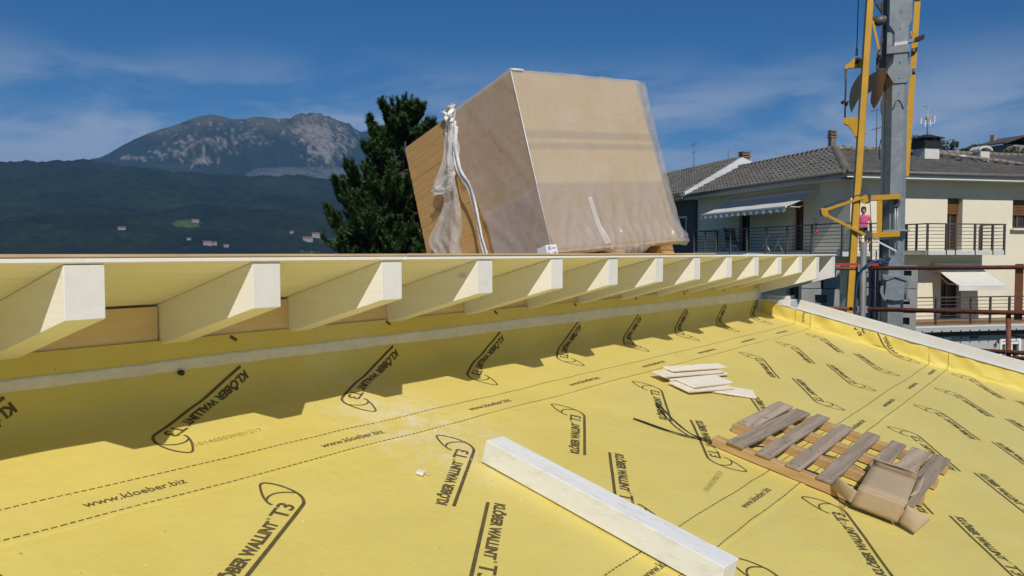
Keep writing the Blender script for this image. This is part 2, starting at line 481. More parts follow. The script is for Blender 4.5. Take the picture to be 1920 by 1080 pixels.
def stroke(pts, w, step=0.02):
    P = []
    for (x0, y0), (x1, y1) in zip(pts[:-1], pts[1:]):
        n = max(1, int(math.hypot(x1 - x0, y1 - y0) / step))
        P += [(lerp(x0, x1, i / n), lerp(y0, y1, i / n)) for i in range(n)]
    P.append(pts[-1])
    v = []; f = []
    for i, p in enumerate(P):
        a = P[max(i - 1, 0)]; c = P[min(i + 1, len(P) - 1)]
        dx, dy = c[0] - a[0], c[1] - a[1]; l = math.hypot(dx, dy) or 1
        ww = w(i / (len(P) - 1)) if callable(w) else w
        v += [(p[0] - dy / l * ww / 2, p[1] + dx / l * ww / 2), (p[0] + dy / l * ww / 2, p[1] - dx / l * ww / 2)]
    f = [(2 * i, 2 * i + 1, 2 * i + 3, 2 * i + 2) for i in range(len(P) - 1)]
    return v, f
def spline(pts, n=6):
    out = []
    for i in range(len(pts) - 1):
        p0 = pts[max(i - 1, 0)]; p1 = pts[i]; p2 = pts[i + 1]; p3 = pts[min(i + 2, len(pts) - 1)]
        for k in range(n):
            t = k / n
            out.append(tuple(0.5 * (2 * b + (c - a) * t + (2 * a - 5 * b + 4 * c - d) * t * t + (3 * b - a - 3 * c + d) * t ** 3) for a, b, c, d in zip(p0, p1, p2, p3)))
    out.append(pts[-1])
    return out
def merge(parts):
    V = []; F = []
    for v, f in parts:
        o = len(V); V += v; F += [tuple(i + o for i in q) for q in f]
    return V, F
word = fit(text_mesh('KL\u00d6BER WALLINT', 0.06, bold=0.0030, space=1.0), -0.012, 0.475, 0.028, 0.092)
# the letter O with umlaut is taller: keep its dots above the cap line
reg = fit(text_mesh('\u00ae', 0.03), 0.482, 0.498, 0.072, 0.088)
t3 = fit(text_mesh('T3', 0.08, bold=0.0018), 0.515, 0.632, 0.020, 0.092)
under = stroke([(-0.005, 0.0), (0.63, 0.0)], 0.0165)
hook = stroke(spline([(0.63, 0.0), (0.675, 0.004), (0.715, 0.028), (0.745, 0.07), (0.762, 0.12), (0.765, 0.165), (0.757, 0.203), (0.735, 0.214), (0.695, 0.196), (0.645, 0.165), (0.605, 0.128), (0.598, 0.108)]), lambda q: 0.0165 - 0.0055 * min(1, q * 3), 0.012)
arc = stroke(spline([(0.618, 0.142), (0.655, 0.146), (0.69, 0.134), (0.718, 0.105), (0.733, 0.07), (0.736, 0.052)]), 0.0095, 0.012)
LOGO = merge([word, reg, t3, under, hook, arc])
FRAG = stroke([(0, 0), (0.045, 0.0)], 0.017)
URL = fit(text_mesh('www.kloeber.biz', 0.05, bold=0.0006), 0, 0.405, 0, 0.043)

def sheet_of(t):
    return 0 if t < 0.735 else (1 if t < 2.30 else 2)
def lay(vf, name, s0, t0, ax, at, m, tmin=-0.37, smax=10.4):
    """place flat print (a, b) on the sheets, start (s0, t0), direction (ax, at)"""
    l = math.hypot(ax, at); ax, at = ax / l, at / l
    bx, bt = at, -ax
    V, F = vf
    st = [(s0 + a * ax + b * bx, t0 + a * at + b * bt) for a, b in V]
    ok = [tmin < t < 5 and s < smax and s > -2.5 for s, t in st]
    F = [f for f in F if all(ok[i] for i in f)]
    if not F: return None
    sh = sheet_of(sum(t for _, t in st) / len(st))
    b = MB()
    b.add([mem(s, t, max(TOPO[sheet_of(t - 0.02)], TOPO[sheet_of(t + 0.02)]) + 0.0016) for s, t in st], F)
    return b.build(name, m, sheets[sh])
for j in (-1, 0, 1):
    for i in range(-5, 9):
        x1 = {-1: 2.336, 0: 2.63, 1: 3.93}[j] + 1.102 * i
        t1 = {-1: -0.21, 0: 1.355, 1: 2.92}[j]
        if j == -1:
            lay(FRAG, 'logo_print', x1 + 0.085, -0.362, 0.85, 0.53, M['print'])
        elif -2.6 < x1 < 10.4:
            lay(LOGO, 'logo_print', x1, t1, 0.85, -0.53, M['print'])
        x2 = {-1: 2.476, 0: 2.79, 1: 4.005}[j] + 1.105 * i
        t2 = {-1: -0.20, 0: 1.42, 1: 3.0}[j]
        if -2.6 < x2 < 11:
            lay(LOGO, 'logo_print', x2, t2, -0.84, 0.545, M['print'])
for j in (0, 1):
    for i in range(-5, 9):
        x1 = (1.397, 3.965)[j] + 1.108 * i
        if -2.5 < x1 < 10.4:
            lay(URL, 'web_address_print', x1, (0.632, 2.20)[j], 1, 0.0, M['print'])
for tl, wob in ((0.508, 1), (0.706, 2), (2.078, 3), (2.272, 4), (3.64, 5), (3.84, 6)):
    V = []; F = []
    s = -2.4
    while s < 10.385:
        def c(q): return 0.009 * nz3(q * 1.2, wob * 3.1) + 0.005 * nz3(q * 4, wob * 1.7)
        ln = random.uniform(0.019, 0.024); e = min(s + ln, 10.39)
        h = random.uniform(0.0026, 0.0034)
        o = len(V)
        V += [(s, tl + c(s) - h), (s, tl + c(s) + h), (e, tl + c(e) + h), (e, tl + c(e) - h)]
        F.append((o, o + 1, o + 2, o + 3)); s += ln + 0.0085
    b = MB()
    b.add([mem(s_, t_, TOPO[sheet_of(t_)] + 0.0015) for s_, t_ in V], F)
    b.build('lap_line_print', M['print'], sheets[sheet_of(tl)])
for txt, s0, t0, ax, at in (('10146553M01217', 2.02, 0.345, 1, -0.03), ('1014655M01217', 3.97, 1.99, 1, -0.16), ('2217640030', 4.30, 2.62, 1, -0.28)):
    lay(fit(text_mesh(txt, 0.04), 0, 0.36, 0, 0.032), 'batch_number_print', s0, t0, ax, at, M['print_faint'])

# ---- wall behind the membrane, sealing strip, knob
b = MB(); b.box((-2.6, YW + 0.012, -1.6), (10.36, YW + 0.30, -0.445)); b.build('upstand_wall', M['sealant'], lower)
def strip(s, k):
    f = (s - 1.4) / 9.0
    top = -lerp(0.272, 0.300, f) + 0.006 * nz3(s * 2.2, 1.5) + 0.003 * nz3(s * 9, 1.9)
    bot = -lerp(0.222, 0.180, f) + 0.006 * nz3(s * 1.7, 5.5) + 0.004 * nz3(s * 8, 5.9)
    q = [0, 0.06, 0.25, 0.5, 0.75, 0.94, 1][k]
    return mem(s, lerp(top, bot, q), 0.008 + (0.0 if k in (0, 6) else 0.006 + 0.002 * nz3(s * 6, k)))
b = MB(); b.grid(strip, list(np.arange(-2.5, 10.37, 0.05)), range(7)); b.build('sealing_strip', M['sealant'], lower)
b = MB(); b.lathe(Vector((2.14, YW - 0.012, -0.575)), [(0, 0.013), (0.02, 0.014), (0.026, 0.009)], 10, (0, -1, 0)); b.build('anchor_bolt', M['dark_rubber'], lower)

# ---- verge board, cap batten, corner block, gable wall, far roof body
YA, YB = 3.12, -2.5
b = MB(); b.hexa([RP(XV + 0.035, YA, 0.06), RP(XV + 0.095, YA, 0.06), RP(XV + 0.095, YB, 0.06), RP(XV + 0.035, YB, 0.06),
                  RP(XV + 0.035, YA - 0.03, 0.318), RP(XV + 0.095, YA - 0.03, 0.318), RP(XV + 0.095, YB, 0.318), RP(XV + 0.035, YB, 0.318)])
b.f = [tuple(reversed(f)) for f in b.f]
b.build('verge_board', M['verge_white'], lower, 0.006)
b = MB(); b.obox(RP(XV + 0.022, 0.42, 0.203), (0.012, 0, 0), Vector((0, CA, SA)) * 2.95, NR * 0.007); b.build('cap_batten', M['verge_white'], lower, 0.002)
b = MB(); b.box((XV + 0.04, 3.14, -0.75), (XV + 0.40, 3.555, -0.60)); b.box((XV + 0.20, 3.2, -0.60), (XV + 0.42, 3.5, -0.555)); b.build('corner_block', M['verge_white'], lower, 0.008)
b = MB(); b.hexa([(10.24, 3.9, -7), (10.24, -5, -7), (10.16, -5, -7), (10.16, 3.9, -7), RP(10.24, 3.9, -0.04), RP(10.24, -5, -0.04), RP(10.16, -5, -0.04), RP(10.16, 3.9, -0.04)])
M['render_wall'] = mat('rough grey render', (0.42, 0.41, 0.38), 0.9, var=0.1, bump=0.4)
b.build('gable_wall', M['render_wall'], lower)
b = MB(); b.obox(RP(3.8, 0.2, -0.06), (6.4, 0, 0), Vector((0, CA, SA)) * 3.4, NR * 0.03); b.build('roof_boarding', M['spruce'], lower)

# ================================================================== UPPER ROOF
upper = thing('upper_roof', (5.0, 3.6, -0.4), 'upper roof edge with white rafter tails jutting out over the yellow membrane', 'roof')
Y0 = 2.84
def ztop(y): return -0.040 - (y - Y0) * S_UP       # top of rafters
def rafter_mb(xr, w, h, y1, y0=Y0):
    b = MB()
    b.hexa([(xr - w, y0, ztop(y0) - h), (xr, y0, ztop(y0) - h), (xr, y1, ztop(y1) - h), (xr - w, y1, ztop(y1) - h),
            (xr - w, y0, ztop(y0)), (xr, y0, ztop(y0)), (xr, y1, ztop(y1)), (xr - w, y1, ztop(y1))])
    return b
raf = rafter_mb(0, 0.14, 0.193, 4.1).mesh('rafter', (0, 0, 0), 0.0025)
raf.materials.append(M['white_timber'])
raf.transform(Matrix.Translation((0, -3.6, 0.4)))
for k in range(-3, 12):
    o = put('rafter', raf, None, upper, (1.435 + 0.75 * k - 5.0 + random.uniform(-0.004, 0.004), random.uniform(-0.003, 0.003), 0))
for xr in (10.435, 11.185):
    rafter_mb(xr, 0.14, 0.285, 5.6, Y0 + 0.005).build('verge_rafter', M['white_timber'], upper, 0.0025)
for k in range(-3, 12):
    xa = 1.435 + 0.75 * k; xb = xa + 0.75 - 0.14
    y0, y1 = YW + 0.002, YW + 0.03
    b = MB()
    xa += 0.005; xb -= 0.005
    b.hexa([(xa, y0, ztop(y0) - 0.2), (xb, y0, ztop(y0) - 0.2), (xb, y1, ztop(y1) - 0.2), (xa, y1, ztop(y1) - 0.2),
            (xa, y0, ztop(y0) - 0.012), (xb, y0, ztop(y0) - 0.012), (xb, y1, ztop(y1) - 0.012), (xa, y1, ztop(y1) - 0.012)])
    b.build('blocking_board', M['spruce'], upper)
# deck: tongue boards running along the eave, three courses show below, then the rest
SD = Vector((0, 1, -S_UP)).normalized(); ND = Vector((0, S_UP, 1)).normalized()
def dk(x, d, h): return Vector((x, 2.828, ztop(2.828))) + SD * d + ND * h
def slab(b, x0, x1, d0, d1, h0, h1):
    b.hexa([dk(x0, d0, h0), dk(x1, d0, h0), dk(x1, d1, h0), dk(x0, d1, h0), dk(x0, d0, h1), dk(x1, d0, h1), dk(x1, d1, h1), dk(x0, d1, h1)])
    return b
for r in range(4):
    d0 = r * 0.198
    cuts = [(-2.6, 2.94 + 0.75 * (r % 2)), (2.942 + 0.75 * (r % 2), 7.44), (7.442, 11.2)]
    for x0, x1 in cuts:
        slab(MB(), x0, x1 , d0 + 0.0015, d0 + 0.1965, 0.0015, 0.0195).build('deck_board', M['white_board'], upper, 0.003, 1)
slab(MB(), -2.6, 11.2, 0.793, 5.5, 0.0015, 0.0195).build('deck_sheet', M['white_board'], upper)
for x0, x1 in ((-2.6, 0.9), (0.903, 2.96), (2.963, 4.9), (4.903, 7.02)):
    slab(MB(), x0, x1, -0.004 + random.uniform(-.003, .003), 5.4, 0.0215, 0.0335).build('cover_panel', M['panel_top'], upper, 0.002, 1)
# torn paper tongue on the deck edge near the far end and a splinter at the near end
b = MB(); b.prism([dk(7.75, 0.02, 0.021), dk(7.95, 0.0, 0.021), dk(9.2, 0.03, 0.021), dk(8.3, 0.05, 0.042), dk(8.0, 0.05, 0.045)], (0, 0.04, -0.008)); b.build('lifted_strip', M['white_board'], upper)
b = MB(); b.tube([dk(0.85, 0.0, 0.03), dk(0.95, 0.0, 0.048), dk(0.975, -0.002, 0.062), dk(1.02, 0, 0.063)], [0.004, 0.003, 0.003, 0.001], 5); b.build('wood_splinter', M['spruce'], upper)
# ================================================================== LOOSE THINGS ON THE LOWER ROOF
UR = Vector((0, CA, SA))                  # up the lower roof
UX = Vector((1, 0, 0))
# squared white beam offcut
ang = rad(4.1)
bd = (UR * math.cos(ang) + UX * math.sin(ang)).normalized(); bs = bd.cross(NR).normalized()
c0 = RP(3.165, 2.46, 0.012); c1 = c0 - bd * 1.315
t = thing('timber_beam', RP(3.11, 1.85, 0.01), 'square white painted beam offcut lying alone on the yellow membrane in the foreground', 'beam')
b = MB(); b.obox((c0 + c1) / 2 + NR * 0.058, bs * 0.066, bd * 0.657, NR * 0.058)
M['beam_white'] = mat('white glazed beam', (0.83, 0.83, 0.82), 0.5, var=0.03, scale=3, stretch=(3, 0.8, 3), bump=0.08, bscale=40, dirt=(0.50, 0.47, 0.40), dirt_amt=0.5, dirt_scale=9)
b.build('beam_body', M['beam_white'], t, 0.004)

# small offcut
t = thing('wood_offcut', RP(2.722, 2.527, 0.006), 'tiny white wood chip lying left of the beam offcut', 'wood chip')
b = MB(); b.obox(RP(2.722, 2.527, 0.016), (0.018, 0.008, 0), (-0.006, 0.017, 0.004), NR * 0.007); b.build('chip_body', M['white_board'], t, 0.002)
b = MB(); b.obox(RP(2.752, 2.507, 0.012), (0.008, 0.006, 0), (-0.004, 0.008, 0.002), NR * 0.004); b.build('splinter', M['spruce'], t)

# stack of board offcuts
M['offcut'] = wood('white offcut boards', (0.84, 0.80, 0.71), (0.72, 0.63, 0.46), 'x', knots=False, contrast=0.6, rnd=0.05)
M['offcut_bare'] = wood('bare board edge', (0.74, 0.60, 0.38), (0.58, 0.42, 0.22), 'x', knots=False)
def offcut(pa, pb, w, h0, h1, th_, label, skew=0.0):
    """board from pa to pb (x, y on the roof), wide w towards the ridge, ends lifted h0 / h1"""
    th = th_ * 0.8
    A = RP(pa[0], pa[1], h0 * 0.85); B = RP(pb[0], pb[1], h1 * 0.85)
    d = (B - A).normalized(); s = NR.cross(d).normalized(); n = d.cross(s)
    t = thing('board_offcut', A.lerp(B, 0.5), label, 'board', 'board offcuts piled on the membrane')
    b = MB()
    e = d * skew
    b.hexa([A, B, B + s * w + e, A + s * w - e * 0.3, A + n * th, B + n * th, B + s * w + e + n * th, A + s * w - e * 0.3 + n * th])
    b.build('board_face', M['offcut'], t, 0.0015, 1)
    b = MB()
    b.obox((A + B) / 2 + n * th * 0.4 - s * 0.005, d * ((B - A).length / 2 - 0.003), s * 0.0045, n * th * 0.18)
    b.build('tongue', M['offcut_bare'], t)
offcut((5.72, 2.47), (6.08, 2.115), 0.20, 0.010, 0.010, 0.016, 'lowest white board offcut, its pointed end sticking out at the right of the pile', 0.06)
offcut((5.535, 2.435), (6.07, 2.30), 0.20, 0.028, 0.026, 0.018, 'white board offcut under the topmost flat one, its bare groove end facing left')
offcut((5.63, 2.44), (6.17, 2.345), 0.18, 0.052, 0.046, 0.018, 'topmost flat white board offcut on the near side of the pile')
offcut((5.66, 2.63), (6.48, 2.50), 0.14, 0.030, 0.020, 0.018, 'long narrow white board lying at the back of the pile under two others')
offcut((5.585, 2.665), (6.42, 2.52), 0.12, 0.062, 0.040, 0.018, 'long tilted board with bare left tip at the back of the pile')
offcut((5.76, 2.68), (6.56, 2.545), 0.10, 0.086, 0.062, 0.014, 'uppermost thin board at the very back of the pile')

# pallet
M['pallet_grey'] = wood('weathered pallet slats', (0.43, 0.345, 0.265), (0.23, 0.18, 0.135), 'x', knots=True, contrast=1.1, rnd=0.2, rough=0.85, bump=0.35)
M['pallet_new'] = wood('orange pallet bearers', (0.55, 0.36, 0.165), (0.38, 0.22, 0.085), 'y', knots=True, contrast=0.9, rnd=0.1, bump=0.2)
M['nail'] = mat('rusty nail', (0.10, 0.07, 0.05), 0.6, var=0.3)
pal = thing('wooden_pallet', RP(5.3, 1.3, 0.01), 'weathered grey wooden pallet with orange bearers lying on the yellow membrane', 'pallet')
PH = 0.066
def slat(xa, ya, xb, yb, w=0.09, h=PH, th=0.018):
    A = RP(xa, ya, h); B = RP(xb, yb, h + random.uniform(-0.003, 0.004))
    d = (B - A).normalized(); s = NR.cross(d).normalized(); n = d.cross(s)
    m = MB()
    # a slightly cupped, worn board
    K = 8
    P = []
    for i in range(K + 1):
        p = A.lerp(B, i / K) + n * 0.004 * nz3(i * 0.7, ya * 9)
        ww = w / 2 + 0.005 * nz3(i * 1.1, ya * 5, 2)
        P += [p - s * ww, p + s * ww, p + s * ww + n * th, p - s * ww + n * th]
    F = []
    for i in range(K):
        o = i * 4
        F += [(o + 1, o, o + 4, o + 5), (o + 2, o + 1, o + 5, o + 6), (o + 3, o + 2, o + 6, o + 7), (o, o + 3, o + 7, o + 4)]
    F += [(0, 1, 2, 3), (K * 4 + 3, K * 4 + 2, K * 4 + 1, K * 4)]
    m.add(P, F)
    o_ = m.build('slat', M['pallet_grey'], pal, 0.002, 1)
    nb = MB()
    for q in (0.03, 0.34, 0.66, 0.97):
        for sg in (-0.25, 0.27):
            c = A.lerp(B, q) + s * w * sg + n * (th + 0.0005)
            if (xa - 4.6) + q * (xb - xa) > -0.05: nb.lathe(c, [(0, 0.004), (0.0025, 0.0035)], 6, n)
    tag(nb.build('nail_heads', M['nail'], o_), kind='stuff')
slat(5.11, 1.855, 5.96, 1.868, 0.115)
slat(4.64, 1.755, 5.94, 1.735, 0.105)
slat(4.645, 1.585, 6.0, 1.605)
slat(4.645, 1.41, 5.95, 1.43)
slat(4.64, 1.235, 5.99, 1.26)
slat(5.25, 1.085, 6.0, 1.10, 0.095)
slat(4.75, 0.965, 6.02, 0.962, 0.115)
slat(4.76, 0.848, 6.03, 0.838, 0.105)
for xc, ya, yb in ((4.675, 0.80, 1.90), (5.08, 0.79, 1.93), (5.50, 0.78, 1.92), (5.90, 0.78, 1.91)):
    A = RP(xc, ya, 0.036); B = RP(xc + 0.02, yb, 0.036)
    d = (B - A).normalized(); s = NR.cross(d).normalized()
    b = MB(); b.obox((A + B) / 2, d * (B - A).length / 2, s * 0.036, NR * 0.0285)
    b.build('bearer', M['pallet_new'], pal, 0.004, 1)

# cardboard box on the pallet
M['card'] = mat('brown cardboard', (0.47, 0.355, 0.225), 0.85, var=0.05, scale=5, bump=0.1, bscale=30, rnd=0.03)
M['card_in'] = mat('cardboard inside', (0.50, 0.38, 0.25), 0.9, var=0.06, scale=5, bump=0.1)
cb = thing('cardboard_box', RP(4.7, 0.95, 0.09), 'crushed open cardboard box with loose flaps lying on the front corner of the pallet', 'cardboard box')
def RC(x, y, h): return RP(x, y, h)
def panel(name, pts, th=0.004, m='card', bend=0.0):
    """thin sheet through four corners, slightly bowed"""
    a, b_, c, d = [Vector(p) for p in pts]
    n = (b_ - a).cross(d - a).normalized()
    g = MB(); K = 6
    for sgn in (0, 1):
        P = [a.lerp(b_, i / K).lerp(d.lerp(c, i / K), j / K) + n * (bend * math.sin(math.pi * i / K) * math.sin(math.pi * j / K) + 0.003 * nz3(i * 0.9 + a.x * 7, j * 0.9, a.y * 5) - sgn * th) for j in range(K + 1) for i in range(K + 1)]
        F = [(j * (K + 1) + i, j * (K + 1) + i + 1, (j + 1) * (K + 1) + i + 1, (j + 1) * (K + 1) + i) for j in range(K) for i in range(K)]
        g.add(P, F if sgn == 0 else [tuple(reversed(f)) for f in F], True)
    o = (K + 1) ** 2
    rim = [i for i in range(K)] + [j * (K + 1) + K for j in range(K)] + [K * (K + 1) + i for i in range(K, 0, -1)] + [j * (K + 1) for j in range(K, 0, -1)]
    for q in range(len(rim)):
        r0, r1 = rim[q], rim[(q + 1) % len(rim)]
        g.f.append((r1, r0, r0 + o, r1 + o)); g.sm.append(False)
    return g.build(name, M[m], cb)
XF, XB = 4.545, 5.15
TF, TB_, BF = 0.146, 0.124, 0.030
panel('top_panel', [RC(XF, 1.045, TF), RC(XF + 0.02, 0.815, TF), RC(XB + 0.03, 0.862, TB_), RC(XB, 1.098, TB_)], 0.004, 'card', 0.006)
panel('front_panel', [RC(XF + 0.004, 1.058, BF), RC(XF + 0.03, 0.832, BF - 0.006), RC(XF + 0.02, 0.817, TF - 0.003), RC(XF, 1.047, TF - 0.003)], 0.004, 'card', 0.004)
panel('side_panel', [RC(XF + 0.034, 0.835, 0.075), RC(XB + 0.03, 0.866, 0.09), RC(XB + 0.03, 0.866, TB_ - 0.004), RC(XF + 0.024, 0.819, TF - 0.006)])
panel('side_panel', [RC(XB - 0.01, 1.098, 0.09), RC(XF + 0.10, 1.055, 0.075), RC(XF + 0.004, 1.045, TF - 0.006), RC(XB - 0.01, 1.096, TB_ - 0.004)])
panel('flap', [RC(XF + 0.0, 1.064, BF + 0.01), RC(XF - 0.002, 1.050, TF - 0.03), RC(XF + 0.055, 1.165, 0.135), RC(XF + 0.10, 1.20, 0.055)], 0.004, 'card', 0.010)
panel('flap', [RC(XF + 0.024, 0.812, TF - 0.008), RC(XF + 0.032, 0.828, BF), RC(XF + 0.01, 0.742, 0.012), RC(XF + 0.055, 0.695, 0.105)], 0.004, 'card', 0.014)
panel('back_flap', [RC(XB + 0.03, 0.862, TB_ - 0.004), RC(XB, 1.098, TB_ - 0.004), RC(XB - 0.015, 1.10, TB_ + 0.034), RC(XB + 0.015, 0.868, TB_ + 0.034)], 0.004, 'card_in', 0.006)
panel('side_flap', [RC(XB + 0.01, 0.858, TB_), RC(XF + 0.2, 0.826, TF - 0.005), RC(XF + 0.24, 0.80, TF + 0.022), RC(XB + 0.03, 0.83, TB_ + 0.036)], 0.003, 'card_in', 0.005)
# black straps lying round the pallet
M['strap'] = mat('black plastic strap', (0.018, 0.018, 0.02), 0.35, var=0.2, bump=0)
def strap(pts, w, label, name='strap'):
    pts = [RP(x, y, h) for x, y, h in pts]
    dense = spline([tuple(p) for p in pts], 8)
    dense = [Vector(p) for p in dense]
    t = thing('packing_strap', dense[len(dense) // 2], label, 'strap', 'black packing straps by the pallet')
    b = MB(); V = []
    for i, p in enumerate(dense):
        d = (dense[min(i + 1, len(dense) - 1)] - dense[max(i - 1, 0)]).normalized()
        s = NR.cross(d).normalized(); tw = 0.5 * nz3(i * 0.12, pts[0].x)
        s = (s * math.cos(tw) + NR * math.sin(tw)) * w / 2
        V += [p - s, p + s, p + s + NR * 0.0025, p - s + NR * 0.0025]
    F = []
    for i in range(len(dense) - 1):
        o = i * 4
        F += [(o + 1, o, o + 4, o + 5), (o + 2, o + 1, o + 5, o + 6), (o + 3, o + 2, o + 6, o + 7), (o, o + 3, o + 7, o + 4)]
    b.add(V, F, True); b.build('strap_band', M['strap'], t)
strap([(4.575, 2.389, 0.012), (4.585, 2.24, 0.014), (4.63, 2.05, 0.016), (4.73, 1.93, 0.022), (4.78, 1.80, 0.02), (4.86, 1.55, 0.012), (4.90, 1.3, 0.012), (4.88, 1.05, 0.03)], 0.016, 'long black strap running from the left in under the pallet')
strap([(5.04, 2.459, 0.02), (4.861, 2.297, 0.030), (4.715, 2.143, 0.034), (4.66, 2.02, 0.026), (4.69, 1.92, 0.03)], 0.017, 'short black strap curving away from the pallet towards the board pile')
strap([(4.57, 2.384, 0.010), (4.59, 2.20, 0.010), (4.66, 2.0, 0.018), (4.76, 1.86, 0.014), (5.1, 1.62, 0.012), (5.35, 1.3, 0.014), (5.2, 1.0, 0.012)], 0.012, 'thin black strap lying double beside the long one under the slats')

# crumbs and sawdust
b = MB()
for i in range(520):
    if i < 330:
        q = random.random(); x = 3.3 - 0.25 * q + random.gauss(0, 0.16); y = 3.25 - 0.75 * q + random.gauss(0, 0.17); r = random.uniform(0.0015, 0.004)
    else:
        x = random.uniform(0.6, 9.5); y = random.uniform(0.2, 3.2); r = random.uniform(0.002, 0.0045)
    if y > 3.4: continue
    tt_ = (YW - y) / CA
    p = mem(x, tt_, TOPO[sheet_of(tt_)] + 0.002); a = random.random() * 6.28
    e1 = Vector((math.cos(a), math.sin(a), 0)) * r; e2 = Vector((-math.sin(a), math.cos(a), 0.2)) * r * random.uniform(0.4, 1)
    b.add([p - e1, p + e2, p + e1, p - e2, p + NR * r * 0.8], [(0, 1, 4), (1, 2, 4), (2, 3, 4), (3, 0, 4)])
o = b.build('sawdust', M['white_board']); tag(o, 'scattered pale sawdust crumbs on the yellow membrane', 'sawdust', kind='stuff')
b = MB()
for i in range(90):
    x = random.uniform(0.6, 9.0); y = random.uniform(0.3, 3.1); r = random.uniform(0.002, 0.006); tt_ = (YW - y) / CA
    p = mem(x, tt_, TOPO[sheet_of(tt_)] + 0.002); a = random.random() * 6.28
    e1 = Vector((math.cos(a), math.sin(a), 0)) * r; e2 = Vector((-math.sin(a), math.cos(a), 0.2)) * r * random.uniform(0.3, 0.7)
    b.add([p - e1, p + e2, p + e1, p - e2, p + NR * r * 0.6], [(0, 1, 4), (1, 2, 4), (2, 3, 4), (3, 0, 4)])
o = b.build('dirt_crumbs', M['pallet_grey']); tag(o, 'small dark dirt crumbs strewn over the yellow membrane', 'dirt', kind='stuff')

# ================================================================== WRAPPED STACK OF PANELS ON THE UPPER ROOF
BX, BY, BROT = 4.86, 3.165, rad(15.2)
BO = dk(BX, (BY - 2.828) / math.cos(math.atan(S_UP)), 0.034)
BN = ND
BEY = BN.cross(UX).normalized(); BEX = UX
BU = BEX * math.cos(BROT) - BEY * math.sin(BROT)
BV = BEX * math.sin(BROT) + BEY * math.cos(BROT)
def BP(u, v, h): return BO + BU * u + BV * v + BN * h
SCB = 1.012
BW, BD, B0, B1 = 1.44 * SCB, 1.587 * SCB, 0.125, 1.49 * SCB
pack = thing('panel_stack', BP(BW / 2, BD / 2, 0), 'tall stack of wood fibre panels on a pallet, wrapped in torn clear plastic film', 'panel stack')
M['fibre'] = wood('wood fibre panels', (0.56, 0.345, 0.135), (0.44, 0.255, 0.09), 'y', knots=False, contrast=0.8, rnd=0.025, rough=0.85, bump=0.2, ring=5)
M['fibre_face'] = wood('pressed panel face', (0.53, 0.385, 0.20), (0.45, 0.32, 0.16), 'x', knots=False, contrast=0.5, rnd=0.03, rough=0.85, bump=0.1, ring=3)
NPL = 44
lh = (B1 - B0) / NPL
for i in range(NPL):
    j = random.uniform(-0.0012, 0.0012); k = random.uniform(-0.002, 0.002)
    b = MB(); h0 = B0 + i * lh + 0.0002; h1 = B0 + (i + 1) * lh - 0.0002
    q = 0.06 * (i / NPL)       # the stack leans in a little at its far right side
    b.hexa([BP(j, 0.006 + k, h0), BP(BW - 0.03 - q, 0.006 + k, h0), BP(BW - 0.03 - q, BD + k, h0), BP(j, BD + k, h0), BP(j, 0.006 + k, h1), BP(BW - 0.03 - q, 0.006 + k, h1), BP(BW - 0.03 - q, BD + k, h1), BP(j, BD + k, h1)])
    b.build('fibre_panel', M['fibre'], pack)
b = MB(); b.hexa([BP(0.0, -0.004, B0), BP(BW - 0.035, -0.004, B0), BP(BW - 0.035, 0.002, B0), BP(0.0, 0.002, B0), BP(0.0, -0.004, B1 - 0.004), BP(BW - 0.095, -0.004, B1 - 0.004), BP(BW - 0.095, 0.002, B1 - 0.004), BP(0.0, 0.002, B1 - 0.004)])
b.build('cover_board', M['fibre_face'], pack)
# corner edge guard seen as a bright line
b = MB(); b.tube([BP(-0.006, -0.008, B0), BP(-0.006, -0.008, B1)], 0.004, 6)
M['film_edge'] = mat('white folded film', (0.82, 0.81, 0.79), 0.2, var=0.05, bump=0.2, bscale=80)
b.build('edge_fold', M['film_edge'], pack)
# pallet under it
M['pallet_clean'] = wood('new pallet wood', (0.66, 0.40, 0.13), (0.48, 0.26, 0.07), 'y', knots=True, rnd=0.06)
for u in (0.09, BW / 2 - 0.02, BW - 0.16):
    for v in (0.10, BD / 2, BD - 0.08):
        b = MB(); b.obox(BP(u, v, 0.058), BU * 0.075, BV * 0.07, BN * 0.037); b.build('block', M['pallet_clean'], pack, 0.004, 1)
    b = MB(); b.obox(BP(u, BD / 2, 0.011), BU * 0.06, BV * (BD / 2 - 0.02), BN * 0.0095); b.build('bottom_board', M['pallet_clean'], pack, 0.002, 1)
for k in range(7):
    v = 0.06 + k * (BD - 0.12) / 6
    b = MB(); b.obox(BP(BW / 2, v, 0.110), BU * (BW / 2 - 0.01), BV * 0.06, BN * 0.012); b.build('top_board', M['pallet_clean'], pack, 0.002, 1)

